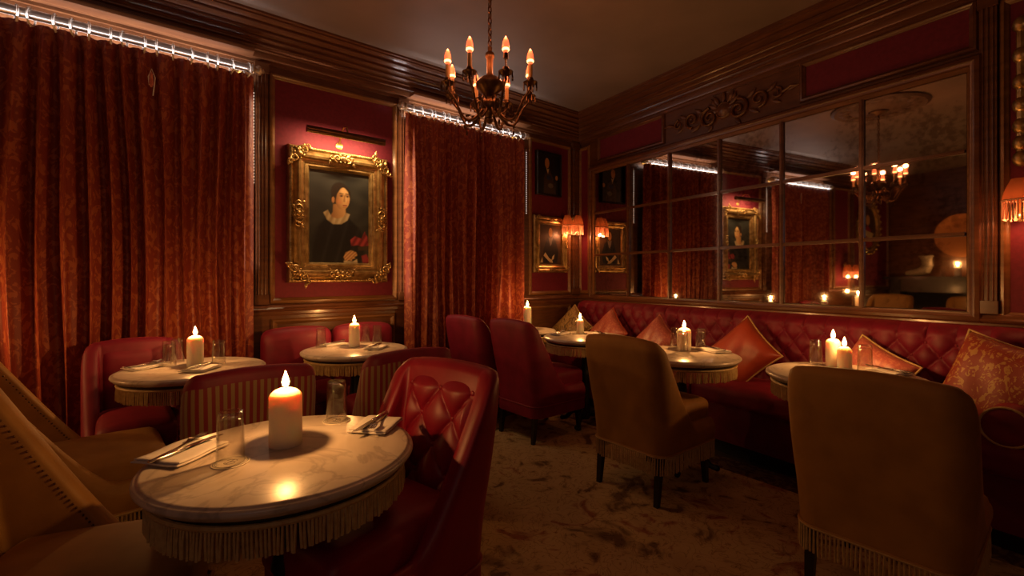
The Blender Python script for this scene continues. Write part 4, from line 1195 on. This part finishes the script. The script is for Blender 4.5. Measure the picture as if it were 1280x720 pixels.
b = MB(); b.lathe([(.09, 0), (.085, -.012), (.05, -.02), (.02, -.035), (.001, -.04)], 24, (0, 0, 3.04 - .05 + CDN), capb=False, capt=False); b.f = [f[::-1] for f in b.f]
obj('ceiling_cup', b, M['bronze'], ch)
arm = MB(); pts = []
for t in range(15):
    q = t/14; x = .03 + .19*q; zz = 2.13 - .075*sin(pi*min(1, q*1.25)*.9) + .075*max(0, q - .55)**1.2*3.0
    pts.append((x, 0, zz))
arm.tube(pts, [.009 - .004*k/14 for k in range(15)], 8)
arm.tube([(.06 + .03*cos(a), 0, 2.145 + .03*sin(a)) for a in [pi*2*k/16*1.1 for k in range(16)]], .004, 6)
zt = pts[-1][2]
arm.tube([(pts[-1][0], 0, zt - .005), (pts[-1][0], 0, zt + .02)], .007, 8)
for a in range(3): leafblob(arm, .10 + .03*a, 2.07 + .003*a, 0, .03, .008, 1.2)
arm = arm.mesh('arm', [M['bronze']], 50)
pan = MB(); pan.lathe([(.006, 0), (.018, .004), (.034, .014), (.036, .018), (.030, .016), (.016, .016), (.018, .03), (.014, .04), (.001, .04)], 16, capb=False, capt=False)
for k in range(8): pan.tube([(.033*cos(k*pi/4), .033*sin(k*pi/4), .012), (.034*cos(k*pi/4), .034*sin(k*pi/4), -.018)], [.002, .0045], 5)
pan = pan.mesh('drip_pan', [M['bronze']], 50)
slv = MB(); slv.lathe([(.011, 0), (.011, .075), (.001, .077)], 12, capt=False); slv = slv.mesh('candle_sleeve', [M['sleeve']])
stem = MB(); stem.tube([(0, 0, 0), (0, 0, .055)], .004, 6); stem.lathe([(.012, .05), (.012, .075), (.001, .077)], 10, capt=False); stem = stem.mesh('bare_stem', [M['bronze']])
blb = MB(); blb.lathe([(.007, 0), (.014, .012), (.0175, .030), (.015, .050), (.008, .070), (.001, .080)], 14, capt=False); blb = blb.mesh('bulb', [M['bulb']])
fil = MB(); fil.ball((0, 0, .018), (.0182, .0182, .011), 10, 6); fil = fil.mesh('filament_glow', [M['filament']])
A0 = radians(51.5) + pi + pi/8
for k in range(8):
    a = A0 + k*pi/4
    ao = obj('arm', arm, None, ch, (0, 0, 0), a)
    x = pts[-1][0]; z0 = zt + .015
    obj('drip_pan', pan, None, ao, (x, 0, z0))
    if k == 0: obj('bare_stem', stem, None, ao, (x, 0, z0 + .03))
    else: obj('candle_sleeve', slv, None, ao, (x, 0, z0 + .03))
    obj('bulb', blb, None, ao, (x, 0, z0 + .105)); obj('filament_glow', fil, None, ao, (x, 0, z0 + .105))
    light('bulb_light', 'POINT', (x, 0, z0 + .20), E_BULB, (1.0, .30, .11), .02, parent=ao)
    # hanging drops
    d = MB(); d.ball((x*.6, 0, 2.02), (.006, .006, .014), 6, 5); d.tube([(x*.6, 0, 2.034), (x*.6, 0, 2.058)], .0012, 4); obj('pendant_drop', d, M['bronze'], ao)
# ceiling rose
cr_ = MB(); cr_.lathe([(.42, 0), (.42, -.015), (.39, -.03), (.36, -.02), (.33, -.028), (.26, -.02), (.2, -.035), (.14, -.03), (.10, -.05), (.001, -.05)], 48, capb=False, capt=False); cr_.f = [f[::-1] for f in cr_.f]
for k in range(16): cr_.ball((.30*cos(k*pi/8), .30*sin(k*pi/8), -.026), (.05, .05, .012), 8, 4)
o = obj('ceiling_rose', cr_, mat('umber_plaster', (.10, .06, .04), .5), None, (CHX, CHY, H)); tag(o, 'dark plaster rose on the ceiling above the chandelier', 'ceiling rose')

# ------------------------------------------------------------------ fringed sconces
def make_shade():
    s = MB()
    s.grid(lambda u, v: ((.030 + .032*sin(v*pi/2))*cos(2*pi*u)*1.0, (.030 + .032*sin(v*pi/2))*sin(2*pi*u), .11*(1 - v) - .012*abs(sin(3*2*pi*u/2*2))*v), 36, 8, wrapu=True)
    return s.mesh('shade', [M['shade']], 70)
def sconce(loc, rz, label, shades, plate):
    e = empty('wall_sconce', loc, rz, label, 'sconce')
    b = MB()
    b.lathe([(.05, 0), (.05, -.012), (.03, -.02), (.012, -.03)], 16, (0, 0, -.06), axis='y')
    for z in plate: b.ball((0, -.025, z), (.036, .03, .045), 10, 6)
    if len(plate) > 1: b.tube([(0, -.02, plate[0]), (0, -.02, plate[-1])], .022, 8)
    obj('backplate', b, M['gilt'], e)
    for (x, y, z) in shades:
        a = MB(); a.tube([(0, -.02, -.06), (x*.5, y*.5 - .02, -.11), (x, y, -.08), (x, y, z - .02)], .007, 8); obj('arm', a, M['gilt'], e)
        s = obj('shade', make_shade(), None, e, (x, y, z - .03))
        f = MB(); fringe_mesh([(.062*cos(2*pi*k/24), .062*sin(2*pi*k/24)) for k in range(24)], 0, .10, .012, .0035, f, seg=5, header=.008); o = obj('bead_fringe', f, M['shade_fringe'], s)
        o['kind'] = 'stuff'
        bl = MB(); bl.ball((0, 0, .03), (.012, .012, .02), 10, 6); obj('bulb', bl, M['filament'], s)
        light('sconce_light', 'POINT', (0, 0, -.085), E_SCONCE, AMBER, .02, parent=s)
    return e
sconce((3.87, YW, 1.82), 0, 'pair of amber fringed sconce shades in the corner beside the small gilt picture', [(-.19, -.11, .02), (-.09, -.17, .02)], [.0, .08])
sconce(wp('R', 3.53, 0, 1.64), mrz, 'gilt sconce with fringed shades at the right edge above the banquette', [(.01, -.13, .02), (.20, -.13, .02)], [.22, .30, .39, .50, .62, .76, .92])
sconce((-1.42, YW, 1.36), 0, 'fringed amber sconce on the left wall, seen in the mirror', [(-.12, -.13, 0), (.12, -.13, 0)], [.0, .08])

# ------------------------------------------------------------------ far end of the room, seen in the mirror
mt_ = empty('mantelpiece', (-2.9, 2.95, 0), radians(-90), 'black mantelpiece on the far wall, seen in the mirror', 'mantelpiece')
# local x runs along the wall; local y points into the wall after rotation
mt_.rotation_euler = (0, 0, radians(90))
b = MB(); b.box(-.78, .72, -.40, 0, 1.19, 1.245); obj('shelf', b, M['dark_wood'], mt_)
for x in (-.70, .52):
    b = MB(); b.box(x, x + .14, -.30, 0, 0, 1.19); obj('jamb', b, M['dark_wood'], mt_)
b = MB(); b.box(-.56, .52, -.28, 0, .98, 1.19); obj('lintel', b, M['dark_wood'], mt_)
b = MB(); b.box(-.56, .52, -.05, 0, 0, .98); obj('fireback', b, M['blackhole'], mt_)
fg = empty('figurine', (-2.66, 3.20, 1.245), radians(90), 'pale ceramic boot-shaped ornament on the far mantelpiece, seen in the mirror', 'ornament')
b = MB(); b.tube([(.20, 0, .055), (.12, 0, .062), (.02, 0, .075), (-.06, 0, .11), (-.09, 0, .19), (-.085, 0, .27), (-.075, 0, .34)], [.035, .058, .068, .085, .075, .07, .085], 14); obj('body', b, M['ceramic'], fg)
b = MB(); b.tube([(.085*cos(k*pi/10) - .075, .085*sin(k*pi/10), .34) for k in range(20)], .014, 8, closed=True); obj('rim', b, M['ceramic'], fg)
candle(-2.66, 2.72, .05, .14, 'lit candle on the far mantelpiece, seen in the mirror', 1.245, E_CANDLE)
g2 = copy_tree(gp); g2.location = (-2.64, 2.90, 1.245); g2['label'] = 'tumbler beside the candle on the far mantelpiece, seen in the mirror'
dk = empty('wall_disc', (-2.9, 2.74, 1.92), radians(90), 'round copper dish hung on the far wall, seen in the mirror', 'dish')
b = MB(); b.lathe([(.001, -.03), (.22, -.03), (.30, -.05), (.35, -.06), (.355, -.05), (.31, 0)], 40, axis='y', capb=False); obj('dish', b, M['copper'], dk)
tb = make_table(.28); tb.location = (-1.02, 3.25, .004); tb['label'] = 'fringed table beside the left end of the left curtain, seen in the mirror'
candle(-.98, 3.30, .045, .18, 'lit candle left of the left curtain, seen in the mirror', TZ, E_CANDLE*1.4)
light('curtain_edge_fill', 'POINT', (-.82, 3.38, 1.02), 3.0, WARM, .015)  # added point light without a fixture, for the glow on the curtain's left edge
